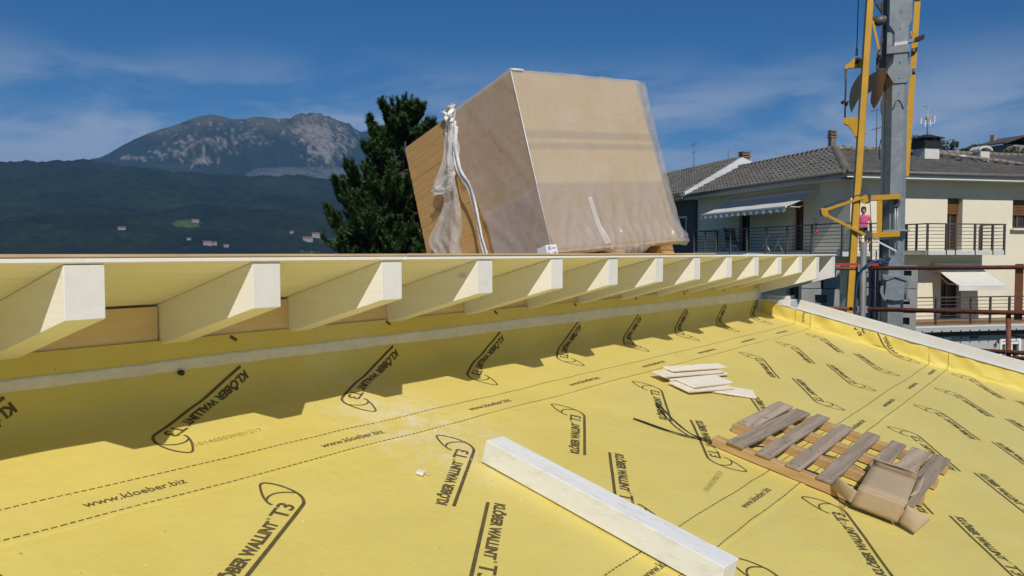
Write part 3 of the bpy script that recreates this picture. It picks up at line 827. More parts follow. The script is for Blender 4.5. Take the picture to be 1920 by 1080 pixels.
# plastic film
def film_mat(name, opac, tint=(0.86, 0.84, 0.82), rough=0.22, bstr=0.4):
    m, nt, b = new_mat(name)
    L = nt.links
    out = nt.nodes['Material Output']
    b.inputs['Base Color'].default_value = c4(tint)
    b.inputs['Roughness'].default_value = rough
    b.inputs['Specular IOR Level'].default_value = 0.6
    tr = node(nt, 'ShaderNodeBsdfTransparent'); tr.inputs[0].default_value = (0.96, 0.95, 0.94, 1)
    tl = node(nt, 'ShaderNodeBsdfTranslucent'); tl.inputs[0].default_value = c4(tint)
    ms0 = node(nt, 'ShaderNodeMixShader', i_0=0.35)
    L.new(b.outputs[0], ms0.inputs[1]); L.new(tl.outputs[0], ms0.inputs[2])
    co = node(nt, 'ShaderNodeTexCoord')
    n1 = node(nt, 'ShaderNodeTexNoise', i_Scale=3.0, i_Detail=8.0, i_Roughness=0.65, i_Distortion=0.8); L.new(co.outputs['Object'], n1.inputs['Vector'])
    mr = node(nt, 'ShaderNodeMapRange', i_1=0.3, i_2=0.75, i_3=opac * 0.7, i_4=opac * 1.35); L.new(n1.outputs[0], mr.inputs[0])
    ms = node(nt, 'ShaderNodeMixShader')
    L.new(mr.outputs[0], ms.inputs[0]); L.new(tr.outputs[0], ms.inputs[1]); L.new(ms0.outputs[0], ms.inputs[2])
    mpn = node(nt, 'ShaderNodeMapping'); mpn.inputs['Scale'].default_value = (5, 5, 4); mpn.inputs['Rotation'].default_value = (0.5, 0.4, 0.3); L.new(co.outputs['Object'], mpn.inputs[0])
    n2 = node(nt, 'ShaderNodeTexNoise', i_Scale=1.0, i_Detail=5.0, i_Distortion=1.6); L.new(mpn.outputs[0], n2.inputs['Vector'])
    bp = node(nt, 'ShaderNodeBump', i_Strength=bstr, i_Distance=0.05); L.new(n2.outputs[0], bp.inputs['Height'])
    L.new(bp.outputs[0], b.inputs['Normal'])
    L.new(ms.outputs[0], out.inputs['Surface'])
    return m
M['film'] = film_mat('clear film', 0.40, (0.84, 0.80, 0.76), 0.2, 0.25)
M['film_skirt'] = film_mat('gathered film', 0.55, (0.84, 0.80, 0.74), 0.15)
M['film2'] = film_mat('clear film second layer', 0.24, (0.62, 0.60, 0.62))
M['film_side'] = film_mat('clear film with side shade in tint', 0.44, (0.72, 0.68, 0.67), 0.2, 0.18)  # same film again, the left side's shade put into a darker tint
M['film_loose'] = film_mat('loose crumpled film', 0.62, (0.90, 0.89, 0.88), 0.14)
def rng(a, b_, n): return [a + (b_ - a) * i / n for i in range(n + 1)]
def front(u, h):
    low = sstep(0.75, 0.12, h)
    x = u / BW
    d = 0.014 + 0.008 * nz3(u * 2.5, h * 2.5, 1) + 0.005 * nz3(u * 7 + h * 3, h * 4, 2)
    # gathers pulled down to two points near the bottom
    for cu, am in ((0.52, 1.0), (0.84, 0.8), (1.30, 0.9), (1.05, 0.6)):
        g = (u - cu) / (0.10 + 0.45 * max(0, h - 0.1))
        d += low * am * 0.022 * math.exp(-g * g * 0.6) * (0.5 + 0.5 * math.cos(g * 9.0)) ** 3
    d += low * 0.012 * nz3(u * 15 - h * 7, h * 3.0, 4)
    flare = sstep(0.30, 0.115, h)
    d += flare * 0.035 + sstep(1.15, 1.46, u) * flare * 0.03
    uu = u + sstep(0.5, 0.1, h) * 0.02 * x + sstep(0.93, 1.0, x) * (0.022 * nz3(h * 5, 0.7, 3) + 0.012 * nz3(h * 14, 0.2, 3))
    d -= sstep(0.95, 1.01, x) * 0.03
    return BP(uu, -d, h)
UU = rng(-0.008, BW + 0.012, 90)
b = MB(); b.grid(front, UU, rng(0.090, B1 + 0.012, 90)); b.build('film_front', M['film'], pack)
def band(u, h):   # the lower third is wrapped a second time
    p = front(u, h); return p - BV * (0.006 + 0.003 * nz3(u * 5, h * 9, 8))
b = MB(); b.grid(band, UU, rng(0.122, 0.632, 40)); b.build('film_band', M['film2'], pack)
b = MB(); b.grid(lambda u, h: front(u, h) - BV * 0.004, UU, [0.90 + 0.004 * i for i in range(13)]); b.build('film_band', M['film2'], pack)
b = MB(); b.grid(lambda u, h: front(u, h) - BV * 0.004, UU, [0.985 + 0.004 * i for i in range(16)]); b.build('film_band', M['film2'], pack)
# bottom skirt gathered under the stack
def skirt(u, q):
    p = front(u, 0.090); w = 0.5 + 0.5 * nz3(u * 3.1, 0.4, 6)
    drop = 0.012 + 0.055 * sstep(0.35, 0.8, w) * (1 if u < 1.1 else 0.45)
    return p - BN * drop * q + BV * (0.05 * q * q + 0.012 * nz3(u * 12, q * 2, 3)) + BN * 0.004 * nz3(u * 20, q, 9)
b = MB(); b.grid(skirt, rng(0.0, BW + 0.012, 110), rng(0, 1, 8)); b.build('film_skirt', M['film_skirt'], pack)
# right side, standing a little off the panels
def rside(v, h):
    return BP(BW + 0.016 + (0.022 * nz3(h * 5, 0.7, 3) + 0.012 * nz3(h * 14, 0.2, 3)) * sstep(0.5, 0, v) + 0.012 * nz3(v * 7, h * 5, 2) + 0.035 * sstep(0.3, 0.1, h), v, h + 0.006 * nz3(v * 6, 1.2) * (h > 1.3))
b = MB(); b.grid(rside, rng(-0.012, BD, 40), rng(0.10, B1 + 0.012, 60)); b.build('film_side', M['film_skirt'], pack)
def ftop(u, v):
    e = max(0, 0.06 - v) * 6
    jag = 0.040 * max(0, nz3(u * 3.7, 2.2, 1)) + 0.018 * max(0, nz3(u * 13, 1.2, 2))
    return BP(u, v - 0.014, B1 + 0.010 + (jag if v < 0.05 else 0.5 * jag + 0.006 * nz3(u * 5, v * 5, 3)))
b = MB(); b.grid(ftop, UU, rng(0, BD * 0.62, 50)); b.build('film_top', M['film_skirt'], pack)
# left side: covered up to the tear
def tear(h):      # v of the torn edge at height h
    return 0.80 - 0.05 * math.sin(h * 4) + 0.02 * nz3(h * 6, 0.5) if h > 0.9 else 0.74 - 0.10 * sstep(0.9, 0.4, h) + 0.015 * nz3(h * 6, 0.5)
def lside(q, h):
    v = lerp(-0.012, tear(h), q)
    d = 0.008 + 0.004 * nz3(v * 4, h * 4, 3) + 0.006 * nz3(v * 5 + h * 9, h * 3, 5) * sstep(0.9, 1.3, h) + q ** 6 * 0.02 + 0.010 * max(0, nz3(v * 6 - h * 4, h * 2.2, 12) - 0.1) + 0.008 * max(0, nz3(v * 9 + h * 7, h * 3, 13) - 0.15)
    return BP(-d, v, h)
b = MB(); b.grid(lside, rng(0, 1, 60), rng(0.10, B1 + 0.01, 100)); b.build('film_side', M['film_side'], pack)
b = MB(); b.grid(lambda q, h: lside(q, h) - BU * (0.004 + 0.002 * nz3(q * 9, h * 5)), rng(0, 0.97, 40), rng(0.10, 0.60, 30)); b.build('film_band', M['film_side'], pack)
def ribbon(name, L_, R_, off, m, crumple=0.012, n=50, k=12, seed=0):
    """crumpled sheet between two edges given as (v, h, lift) points on the left side"""
    Ls = spline(L_, 10); Rs = spline(R_, 10)
    def pick(S, q):
        x = q * (len(S) - 1); i = min(int(x), len(S) - 2); f = x - i
        return tuple(lerp(a, c, f) for a, c in zip(S[i], S[i + 1]))
    def fn(a, q):
        l, r = pick(Ls, q), pick(Rs, q)
        v, h, z = (lerp(x, y, a) for x, y in zip(l, r))
        z += crumple * nz3(a * 3.0 + seed, q * 5.0, seed) + crumple * 0.5 * nz3(a * 6.0, q * 9.0, seed + 3) + crumple * 0.15 * nz3(a * 15.0 + q * 20, q * 38.0, seed + 4) + crumple * 0.5 * math.cos(a * 9 + nz3(q * 3, seed) * 3)
        return BP(-off - z, v + 0.006 * nz3(a * 4, q * 8, seed + 5), h)
    b = MB(); b.grid(fn, rng(0, 1, k), rng(0, 1, n))
    return b.build(name, m, pack)
ribbon('loose_film', [(0.84, 1.53, .0), (0.93, 1.40, .02), (1.02, 1.15, .03), (1.19, 1.0, .04), (1.10, 0.86, .05), (1.22, 0.72, .05), (1.42, 0.58, .06), (1.30, 0.40, .06), (1.20, 0.20, .05)],
       [(0.72, 1.52, .02), (0.76, 1.38, .03), (0.80, 1.15, .04), (0.85, 1.0, .06), (0.86, 0.86, .07), (0.87, 0.72, .07), (0.90, 0.58, .07), (0.98, 0.42, .07), (1.0, 0.2, .05)], 0.015, M['film_loose'], 0.026, 120, 34, 1)
ribbon('loose_film', [(0.80, 1.36, .03), (0.88, 1.2, .05), (0.95, 1.05, .06), (1.19, 0.98, .07), (1.17, 0.92, .08)],
       [(0.72, 1.36, .03), (0.74, 1.2, .05), (0.80, 1.05, .06), (0.86, 0.95, .07), (0.92, 0.88, .07)], 0.02, M['film_loose'], 0.024, 80, 24, 2)
ribbon('film_tape', [(0.77, 1.40, .03), (0.80, 1.2, .05), (0.80, 1.0, .06), (0.72, 0.83, .06), (0.70, 0.6, .05), (0.71, 0.4, .05), (0.72, 0.2, .04)],
       [(0.70, 1.40, .04), (0.73, 1.2, .06), (0.72, 1.0, .08), (0.635, 0.83, .08), (0.635, 0.6, .07), (0.645, 0.4, .07), (0.65, 0.2, .05)], 0.025, M['film_edge'], 0.011, 110, 10, 3)
ribbon('film_tuft', [(0.92, 1.56, .03), (0.86, 1.53, .03), (0.86, 1.42, .03)], [(0.66, 1.555, .03), (0.72, 1.52, .04), (0.76, 1.42, .04)], 0.01, M['film_edge'], 0.03, 24, 16, 5)
b = MB(); b.grid(lambda u, q: BP(u, -0.02 - 0.01 * nz3(u * 9, q * 4), B1 + 0.012 * q + 0.014 * nz3(u * 18, q * 3) * q), rng(-0.015, 0.11, 20), rng(0, 1, 6)); b.build('film_tuft', M['film_edge'], pack)
b = MB(); b.grid(lambda u, h: front(0.515 + u + 0.03 * sstep(0.1, 0.5, h) * -1, h) - BV * (0.014 + 0.008 * math.cos(u * 160)), rng(-0.018, 0.018, 8), rng(0.118, 0.50, 30)); b.build('film_fold', M['film_edge'] if False else M['film_loose'], pack)

# little white carton in front of the stack
ct = thing('small_carton', dk(4.47, 0.10, 0.034), 'small white carton with blue print at the deck edge by the wrapped stack', 'carton')
M['carton'] = mat('white carton', (0.80, 0.80, 0.80), 0.5, var=0.02, bump=0)
M['blue_ink'] = mat('blue ink', (0.03, 0.07, 0.30), 0.6, var=0.1, bump=0)
ca = rad(-18)
cu_ = UX * math.cos(ca) + SD * math.sin(ca); cv_ = ND.cross(cu_)
CP = lambda u, v, h: dk(4.43, 0.115, 0.0345) + cu_ * u + cv_ * v + ND * h
b = MB(); b.hexa([CP(0, 0, 0), CP(.092, 0, 0), CP(.092, .10, 0), CP(0, .10, 0), CP(0, 0, .088), CP(.092, 0, .088), CP(.092, .10, .088), CP(0, .10, .088)])
b.build('carton_body', M['carton'], ct, 0.002)
for txt, x0, x1, y0, y1 in (('dX', .012, .042, .052, .080), ('mm', .046, .078, .058, .068), ('1 -', .012, .05, .030, .042), ('III', .055, .078, .022, .040)):
    V, F = fit(text_mesh(txt, 0.05, bold=0.001), x0, x1, y0, y1)
    b = MB(); b.add([CP(x, -0.0012, y) for x, y in V], F); b.build('carton_print', M['blue_ink'], ct)
# ================================================================== SCAFFOLD RAILS BEYOND THE VERGE
M['rust'] = mat('rusty red steel', (0.20, 0.065, 0.035), 0.75, var=0.35, scale=8, bump=0.4, dirt=(0.10, 0.035, 0.02), dirt_amt=0.6, dirt_scale=5)
M['red'] = mat('red paint', (0.45, 0.03, 0.03), 0.5, var=0.15)
M['galv'] = mat('galvanised steel', (0.34, 0.37, 0.39), 0.45, metal=0.35, var=0.16, scale=5, bump=0.1, dirt=(0.52, 0.55, 0.57), dirt_amt=0.5, dirt_scale=7)
M['blue_hose'] = mat('blue hose', (0.02, 0.06, 0.17), 0.45, var=0.2, bump=0)
M['brown_paint'] = mat('brown painted steel', (0.17, 0.065, 0.03), 0.6, var=0.25, bump=0.2)
sc_ = thing('scaffold_guardrail', (12, 2.0, -1.5), 'rusty red brown scaffold guardrail tubes with a grey upright beyond the roof verge', 'guardrail')
XS = 12.0
def pipe(name, pts, r, m, par, n=8): return MB().tube(pts, r, n).build(name, M[m], par)
M['galv_tube'] = mat('dull grey tube', (0.20, 0.21, 0.21), 0.6, metal=0.2, var=0.2, scale=5, bump=0.1)
pipe('upright', [(XS - 0.05, 2.66, -2.5), (XS - 0.05, 2.66, 0.145)], 0.042, 'galv_tube', sc_, 12)
pipe('rail', [(XS, 3.6, -0.225), (XS, 2.72, -0.222)], 0.025, 'rust', sc_)
pipe('rail', [(XS, 2.60, -0.218), (XS, -3.5, -0.10)], 0.027, 'rust', sc_)
pipe('rail', [(XS, 3.6, -0.80), (XS, 2.72, -0.795)], 0.025, 'rust', sc_)
pipe('rail', [(XS, 2.60, -0.79), (XS, -3.5, -0.70)], 0.030, 'rust', sc_)
for z in (-0.22, -0.80):
    b = MB(); b.box((XS - 0.07, 2.60, z - 0.05), (XS + 0.04, 2.73, z + 0.05)); b.build('coupler', M['galv'], sc_, 0.01)
b = MB(); b.box((XS + 0.03, 0.77, -0.86), (XS + 0.09, 0.86, -0.14)); b.build('post', M['brown_paint'], sc_, 0.006)
pipe('post', [(XS + 0.05, 0.92, -0.80), (XS + 0.05, 0.88, -2.6)], 0.03, 'rust', sc_)
pipe('rail', [(XS - 0.02, 1.75, -1.28), (XS - 0.02, -3.5, -1.22)], 0.028, 'rust', sc_)
pipe('rail', [(XS + 0.12, 1.2, -1.36), (XS + 0.12, -3.5, -1.30)], 0.025, 'rust', sc_)
pipe('brace', [(XS + 0.08, 0.90, -1.05), (XS + 0.1, 0.1, -1.2)], 0.014, 'dark_rubber', sc_)
h = thing('hose', (XS - 0.08, 2.72, -1.0), 'dark blue hose looped over the grey scaffold upright', 'hose')
b = MB(); b.tube(spline([(XS - 0.10, 2.76, -1.3), (XS - 0.10, 2.74, -0.6), (XS - 0.10, 2.70, -0.32), (XS - 0.12, 2.60, -0.17), (XS - 0.05, 2.45, -0.10), (XS + 0.02, 2.35, -0.15)]), 0.015, 7); b.build('hose_run', M['blue_hose'], h)
# red rail of the crane base fence, farther off
rr = thing('red_rail', (16.2, 4.2, -0.25), 'bright red horizontal bar behind the yellow crane strut', 'rail')
pa = (FLAT * 14.5 + RIGHT * (1560 - 960) / 1500 * 14.5); pb = (FLAT * 14.5 + RIGHT * (1646 - 960) / 1500 * 14.5)
b = MB(); b.obox(((pa + pb) / 2 + Vector((0, 0, -0.21))), (pb - pa) / 2, FLAT * 0.03, (0, 0, 0.022)); b.build('rail_bar', M['red'], rr)

# ================================================================== TOWER CRANE MAST
CD = 18.0; CK = CD / 1500
CO = FLAT * CD + RIGHT * ((1676 - 960) / 1500 * CD)
CPH = math.atan((1676 - 960) / 1500)         # the crane is turned so that its front looks at the roof
CRT = (RIGHT * math.cos(CPH) - FLAT * math.sin(CPH)); CFW = (FLAT * math.cos(CPH) + RIGHT * math.sin(CPH))
def K(x, y, d=0.0):           # x, y in crane drawing units (about 12 mm), d metres towards the back
    return CO + CRT * ((x - 1676) * CK * math.cos(CPH)) + Vector((0, 0, (474 - y) * CK)) + CFW * d
M['crane_yellow'] = mat('crane yellow paint', (0.60, 0.33, 0.025), 0.45, var=0.10, scale=3, bump=0.05, dirt=(0.25, 0.13, 0.03), dirt_amt=0.35, dirt_scale=2.5)
M['galv_mast'] = mat('galvanised mast', (0.30, 0.335, 0.35), 0.42, metal=0.4, var=0.14, scale=2.5, bump=0.1, dirt=(0.50, 0.54, 0.56), dirt_amt=0.6, dirt_scale=8)
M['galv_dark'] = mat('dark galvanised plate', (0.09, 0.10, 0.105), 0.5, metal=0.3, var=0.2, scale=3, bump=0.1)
M['black'] = mat('black steel', (0.02, 0.02, 0.022), 0.5, var=0.3)
crane = thing('tower_crane', CO + Vector((0, 0, -7)), 'galvanised crane mast with yellow struts rising beside the cream house', 'crane')
def kprism(name, pts, d0, d1, m, bevel=0.004):
    b = MB(); b.prism([K(x, y, d0) for x, y in pts], CFW * (d1 - d0)); return b.build(name, M[m], crane, bevel, 1)
def kbar(name, x0, y0, x1, y1, w, d0, d1, m):
    dx, dy = x1 - x0, y1 - y0; l = math.hypot(dx, dy); nx, ny = -dy / l * w / 2, dx / l * w / 2
    return kprism(name, [(x0 - nx, y0 - ny), (x0 + nx, y0 + ny), (x1 + nx, y1 + ny), (x1 - nx, y1 - ny)], d0, d1, m)
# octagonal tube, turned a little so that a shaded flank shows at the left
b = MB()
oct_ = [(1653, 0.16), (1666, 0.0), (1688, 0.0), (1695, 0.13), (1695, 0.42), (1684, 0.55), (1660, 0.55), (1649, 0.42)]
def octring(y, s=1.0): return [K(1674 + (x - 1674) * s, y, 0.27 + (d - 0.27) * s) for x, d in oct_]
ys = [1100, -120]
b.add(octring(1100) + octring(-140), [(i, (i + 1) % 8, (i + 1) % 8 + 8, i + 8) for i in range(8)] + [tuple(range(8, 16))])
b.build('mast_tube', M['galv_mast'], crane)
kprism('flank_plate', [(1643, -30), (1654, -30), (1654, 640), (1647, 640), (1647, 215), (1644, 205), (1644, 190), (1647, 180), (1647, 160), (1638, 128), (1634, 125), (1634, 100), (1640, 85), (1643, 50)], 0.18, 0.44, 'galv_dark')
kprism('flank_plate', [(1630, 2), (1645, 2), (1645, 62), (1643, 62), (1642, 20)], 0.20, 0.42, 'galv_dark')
kprism('gusset_plate', [(1658, -20), (1700, -20), (1700, 47), (1693, 60), (1692, 86), (1668, 86), (1668, 66), (1658, 52)], -0.03, 0.02, 'galv_mast')
kprism('gusset_plate', [(1668, 104), (1693, 104), (1694, 124), (1702, 134), (1702, 146), (1692, 160), (1668, 160), (1656, 140), (1657, 133), (1666, 122)], -0.03, 0.02, 'galv_mast')
kprism('collar', [(1654, 91), (1697, 91), (1697, 105), (1654, 105)], -0.06, 0.60, 'galv_mast')
kprism('collar', [(1654, 64), (1667, 64), (1667, 89), (1654, 89)], 0.02, 0.4, 'galv_mast')
kprism('white_plate', [(1668, 85.5), (1693, 84.5), (1693, 90), (1668, 91)], -0.05, -0.031, 'verge_white', 0.001)
kprism('pin_arm', [(1693, 80), (1706, 80), (1706, 86), (1693, 86)], 0.03, 0.12, 'galv_mast')
kprism('limit_switch', [(1705, 79), (1711, 77), (1723, 74), (1723, 81), (1714, 85), (1705, 86)], 0.02, 0.12, 'black')
for x, y, r in ((1679, 29, 1.2), (1679, 61, 1.2), (1679, 122, 1.3), (1679, 151, 1.3), (1679, 179, 1.0)):
    b = MB(); b.lathe(K(x, y, -0.03 if y < 165 else 0.0), [(0, r * CK), (0.012, r * CK * 0.9)], 8, -CFW); b.build('bolt', M['galv_dark'], crane)
b = MB(); b.tube([K(1668, 207, -0.015), K(1674, 192, -0.02), K(1678, 189, -0.02), K(1682, 192, -0.02), K(1688, 207, -0.015)], 0.012, 6); b.build('lifting_eye', M['galv_mast'], crane)
# yellow struts beside the mast, reaching up out of the picture
b = MB()
sec = lambda x, y: [K(x - 3.5, y, -0.45), K(x + 8, y, -0.43), K(x + 8, y, -0.15), K(x - 8.5, y, -0.13)]
b.hexa(sec(1589.5, 640) + sec(1624, -60)); b.build('strut', M['crane_yellow'], crane, 0.004, 1)
kprism('strut_head', [(1615, 8), (1631, 8), (1631, 10.5), (1615, 10.5)], -0.44, -0.22, 'galv_dark')
kbar('strut', 1695, 330, 1709.5, 5, 11.5, 0.30, 0.46, 'crane_yellow')
kbar('strut', 1709.5, -2, 1711, -60, 4, 0.34, 0.42, 'crane_yellow')
kprism('strut_head', [(1703.5, 3), (1715.5, 3), (1715.5, 5.5), (1703.5, 5.5)], 0.28, 0.48, 'galv_dark')
kbar('lacing', 1627, 46, 1640, 100, 4.5, -0.30, -0.22, 'crane_yellow')
kbar('lacing', 1699, 60, 1706, 98, 4, 0.32, 0.40, 'crane_yellow')
b = MB(); b.tube([K(1627, 41, -0.12), K(1638, 44, -0.12), K(1651, 42, -0.12)], [0.07, 0.12, 0.085], 12); b.build('roller', M['galv_dark'], crane)
b = MB(); b.lathe(K(1650, 42, -0.12), [(0, 0.06), (0.02, 0.055)], 12, CRT); b.build('roller_cap', M['crane_yellow'], crane)
for x, y in ((1640, 103), (1703, 103), (1652, 139), (1704, 140)):
    b = MB(); b.tube([K(x - 3, y, 0.05), K(x + 4, y, 0.05)], 0.07, 10); b.build('pin', M['galv_dark'], crane)
# rope, ferrule, yellow link plate, rod, folded quarter plates, bracket
b = MB(); b.tube([K(1599.5, -60, -0.1), K(1597.5, 92, -0.1)], 0.010, 6); b.build('hoist_rope', M['black'], crane)
b = MB(); b.tube([K(1597.5, 91, -0.1), K(1597.5, 104, -0.1)], 0.026, 8); b.build('ferrule', M['galv'], crane)
kprism('link_plate', [(1576, 120), (1581, 118), (1593, 108), (1602, 108), (1608, 112), (1608, 127), (1581, 126), (1581, 128), (1576, 128)], -0.14, -0.06, 'crane_yellow')
b = MB(); b.lathe(K(1599, 116, -0.14), [(0, 0.048), (0.02, 0.045)], 12, -CFW); b.build('link_pin', M['black'], crane)
b = MB(); b.tube([K(1577.5, 126, -0.1), K(1577.5, 150, -0.1), K(1577, 222, -0.1)], [0.032, 0.022, 0.018], 8); b.build('link_rod', M['galv_dark'], crane)
b = MB(); b.tube([K(1570, 191, -0.1), K(1574, 187, -0.1), K(1581, 189, -0.1), K(1578, 195, -0.1)], 0.04, 8); b.build('rod_clamp', M['black'], crane)
def quarter(pts):            # plates standing nearly edge on, facing left
    xm = sum(p[0] for p in pts) / len(pts)
    b = MB(); b.prism([K(x, y, 0.10 - (x - xm) * CK * 2.2) for x, y in pts], CFW * 0.05); return b.build('quarter_plate', M['crane_yellow'], crane)
quarter([(1587, 204), (1582, 186), (1582, 170), (1586, 156), (1594, 146), (1604, 139), (1612, 137), (1612, 172), (1603, 183)])
quarter([(1618, 134), (1626, 132), (1640, 132), (1653, 137), (1655, 145), (1650, 165), (1648, 180), (1641, 192), (1631, 201), (1624, 184), (1626, 164), (1618, 166)])
kprism('bracket', [(1576, 222), (1615, 222), (1618, 252), (1606, 258), (1598, 258), (1592, 246), (1584, 236), (1576, 232)], -0.40, -0.20, 'crane_yellow')
b = MB(); b.tube([K(1647, 260, 0.1), K(1643, 280, 0.05), K(1645, 298, 0.1)], 0.012, 6); b.build('cable_loop', M['black'], crane)
# jaw casting near the mast foot
kprism('jaw_casting', [(1654, 514), (1668, 516), (1690, 516), (1707, 518), (1709, 525), (1702, 528), (1698, 526), (1679, 520), (1663, 526), (1656, 524)], -0.14, 0.05, 'galv_mast', 0.01)
kprism('jaw_plate', [(1662, 524), (1678, 521), (1699, 524), (1698, 544), (1700, 561), (1680, 564), (1659, 561), (1661, 542)], -0.10, 0.02, 'galv_mast', 0.008)
for pts in ([(1652, 536), (1657, 536), (1657, 550), (1663, 561), (1660, 565), (1654, 558), (1650, 546)], [(1701, 524), (1707, 524), (1704, 538), (1703, 550), (1709, 560), (1704, 564), (1699, 556), (1700, 540)]):
    kprism('jaw_horn', pts, -0.16, 0.0, 'galv_mast', 0.01)
# small loading hoist clamped to the mast
hoist = thing('loading_hoist', K(1655, 410, -0.5), 'small yellow swing arm hoist with red hook clamped to the crane mast', 'hoist')
def hprism(name, pts, d0, d1, m, bevel=0.004):
    b = MB(); b.prism([K(x, y, d0) for x, y in pts], CFW * (d1 - d0)); return b.build(name, M[m], hoist, bevel, 1)
def hbar(name, x0, y0, x1, y1, w, d0, d1, m):
    dx, dy = x1 - x0, y1 - y0; l = math.hypot(dx, dy); nx, ny = -dy / l * w / 2, dx / l * w / 2
    return hprism(name, [(x0 - nx, y0 - ny), (x0 + nx, y0 + ny), (x1 + nx, y1 + ny), (x1 - nx, y1 - ny)], d0, d1, m)
hprism('clamp_bar', [(1624, 367), (1685, 366), (1685, 375), (1624, 377)], -0.26, -0.06, 'crane_yellow')
hprism('clamp_bar', [(1622, 437), (1686, 434), (1686, 444), (1622, 447)], -0.26, -0.06, 'crane_yellow')
hprism('clamp_post', [(1641.5, 376), (1652, 376), (1652, 437), (1642.5, 437)], -0.25, -0.08, 'crane_yellow')
hbar('boom', 1542, 394, 1616, 372, 5.5, -0.50, -0.38, 'crane_yellow')
hbar('boom', 1546, 403, 1622, 441, 5.2, -0.52, -0.40, 'crane_yellow')
hprism('boom_head', [(1535, 390), (1541, 389), (1549, 396), (1551, 404), (1546, 408), (1538, 402)], -0.54, -0.36, 'crane_yellow')
b = MB(); b.lathe(K(1533, 397, -0.50), [(0, 0.095), (0.02, 0.095), (0.03, 0.075), (0.05, 0.075), (0.06, 0.095), (0.08, 0.095)], 18, CFW); b.build('rope_sheave', M['galv_dark'], hoist)
hprism('motor_block', [(1522, 406), (1531, 407), (1531, 420), (1522, 418)], -0.53, -0.43, 'galv_dark', 0.01)
b = MB(); b.tube([K(1526.5, 418, -0.48), K(1526.5, 429, -0.48)], 0.012, 6); b.build('hook_rope', M['black'], hoist)
b = MB(); b.tube(spline([tuple(K(1526.5, 428, -0.48)), tuple(K(1526.5, 432, -0.48)), tuple(K(1529, 435, -0.48)), tuple(K(1526.5, 438, -0.48)), tuple(K(1523.5, 435.5, -0.48))]), 0.020, 7); b.build('hook', M['red'], hoist)
hprism('winch_housing', [(1616, 344), (1622, 343), (1626, 356), (1631, 366), (1630, 380), (1622, 383), (1613, 381), (1608, 376), (1611, 364)], -0.46, -0.30, 'galv_dark', 0.012)
hprism('winch_cheek', [(1609, 372), (1622, 366), (1627, 378), (1621, 383), (1612, 381)], -0.48, -0.461, 'crane_yellow')
b = MB(); b.tube([K(1538, 389, -0.47), K(1609, 366, -0.45)], 0.009, 5); b.build('winch_rope', M['black'], hoist)
b = MB(); b.tube([K(1629, 380, -0.33), K(1632, 420, -0.33), K(1634, 440, -0.33), K(1634.5, 540, -0.33)], 0.008, 5); b.build('winch_rope', M['black'], hoist)
hprism('pivot', [(1619, 437), (1624, 432), (1634, 436), (1634, 447), (1621, 449)], -0.50, -0.20, 'galv_dark', 0.01)
hprism('pivot_stub', [(1626, 447), (1631, 447), (1631, 458), (1627, 457)], -0.4, -0.3, 'crane_yellow')
hbar('brace', 1637, 449, 1680, 471, 3.2, -0.22, -0.16, 'verge_white')
hbar('brace', 1636, 449.5, 1683, 445.5, 2, -0.22, -0.16, 'verge_white')
for x in (1676, 1680.5):
    b = MB(); b.tube([K(x, 376, -0.09), K(x, 470, -0.09)], 0.016, 8); b.build('guide_rod', M['galv'], hoist)
hprism('guide_plate', [(1672, 376), (1686, 377), (1684, 388), (1674, 389)], -0.14, -0.05, 'galv_dark')
hprism('base_plate', [(1654, 432), (1692, 430), (1704, 432), (1704, 434), (1654, 435)], -0.2, 0.4, 'galv')
# ballast blocks stacked round the mast foot
M['concrete'] = mat('ballast concrete', (0.30, 0.30, 0.29), 0.85, var=0.16, scale=3, bump=0.35, bscale=25, dirt=(0.46, 0.46, 0.45), dirt_amt=0.4)
def ballast(x0, y0, x1, y1, d0, d1, label, notch=None):
    t = thing('ballast_block', K((x0 + x1) / 2, y1, (d0 + d1) / 2), label, 'ballast block', 'concrete ballast blocks stacked at the crane foot')
    if notch:
        nx0, ny0, nx1, ny1 = notch
        b = MB()
        for (a, c, e, f) in ((x0, y0, x1, ny0), (x0, ny1, x1, y1), (x0, ny0, nx0, ny1), (nx1, ny0, x1, ny1)):
            if e - a > 0.3 and f - c > 0.3: b.prism([K(a, c, d0), K(e, c, d0), K(e, f, d0), K(a, f, d0)], CFW * (d1 - d0))
        b.build('block_body', M['concrete'], t)
        b = MB(); b.prism([K(nx0 - .5, ny0 - .5, d0 + 0.16), K(nx1 + .5, ny0 - .5, d0 + 0.16), K(nx1 + .5, ny1 + .5, d0 + 0.16), K(nx0 - .5, ny1 + .5, d0 + 0.16)], CFW * 0.05); b.build('recess', M['galv_dark'], t)
    else:
        b = MB(); b.prism([K(x0, y0, d0), K(x1, y0, d0), K(x1, y1, d0), K(x0, y1, d0)], CFW * (d1 - d0)); b.build('block_body', M['concrete'], t, 0.015)
ballast(1690, 499, 1722, 542, 0.55, 1.5, 'uppermost concrete ballast block right of the mast, with square recess', (1692, 508, 1710, 518))
ballast(1690, 543.5, 1722, 588, 0.55, 1.5, 'middle concrete ballast block right of the mast below the top one', (1692, 567, 1708, 573))
ballast(1690, 589.5, 1720, 633, 0.55, 1.5, 'lowest visible concrete ballast block right of the mast', (1692, 598, 1708, 612))
ballast(1490, 500, 1568, 545, 0.6, 1.6, 'upper concrete ballast block showing under the last rafters', (1530, 508, 1536, 545))
ballast(1490, 546.5, 1568, 592, 0.6, 1.6, 'lower concrete ballast block showing above the verge board end', (1518, 558, 1543, 575))
ballast(1623, 488, 1646, 541, 0.5, 1.4, 'upper dark ballast block in the gap left of the mast')
ballast(1623, 542.5, 1646, 620, 0.5, 1.4, 'lower dark ballast block in the gap left of the mast')
pipe_t = thing('conduit', K(1641.5, 600, 0.2), 'thin white conduit pipe beside the blue cable left of the mast', 'pipe')
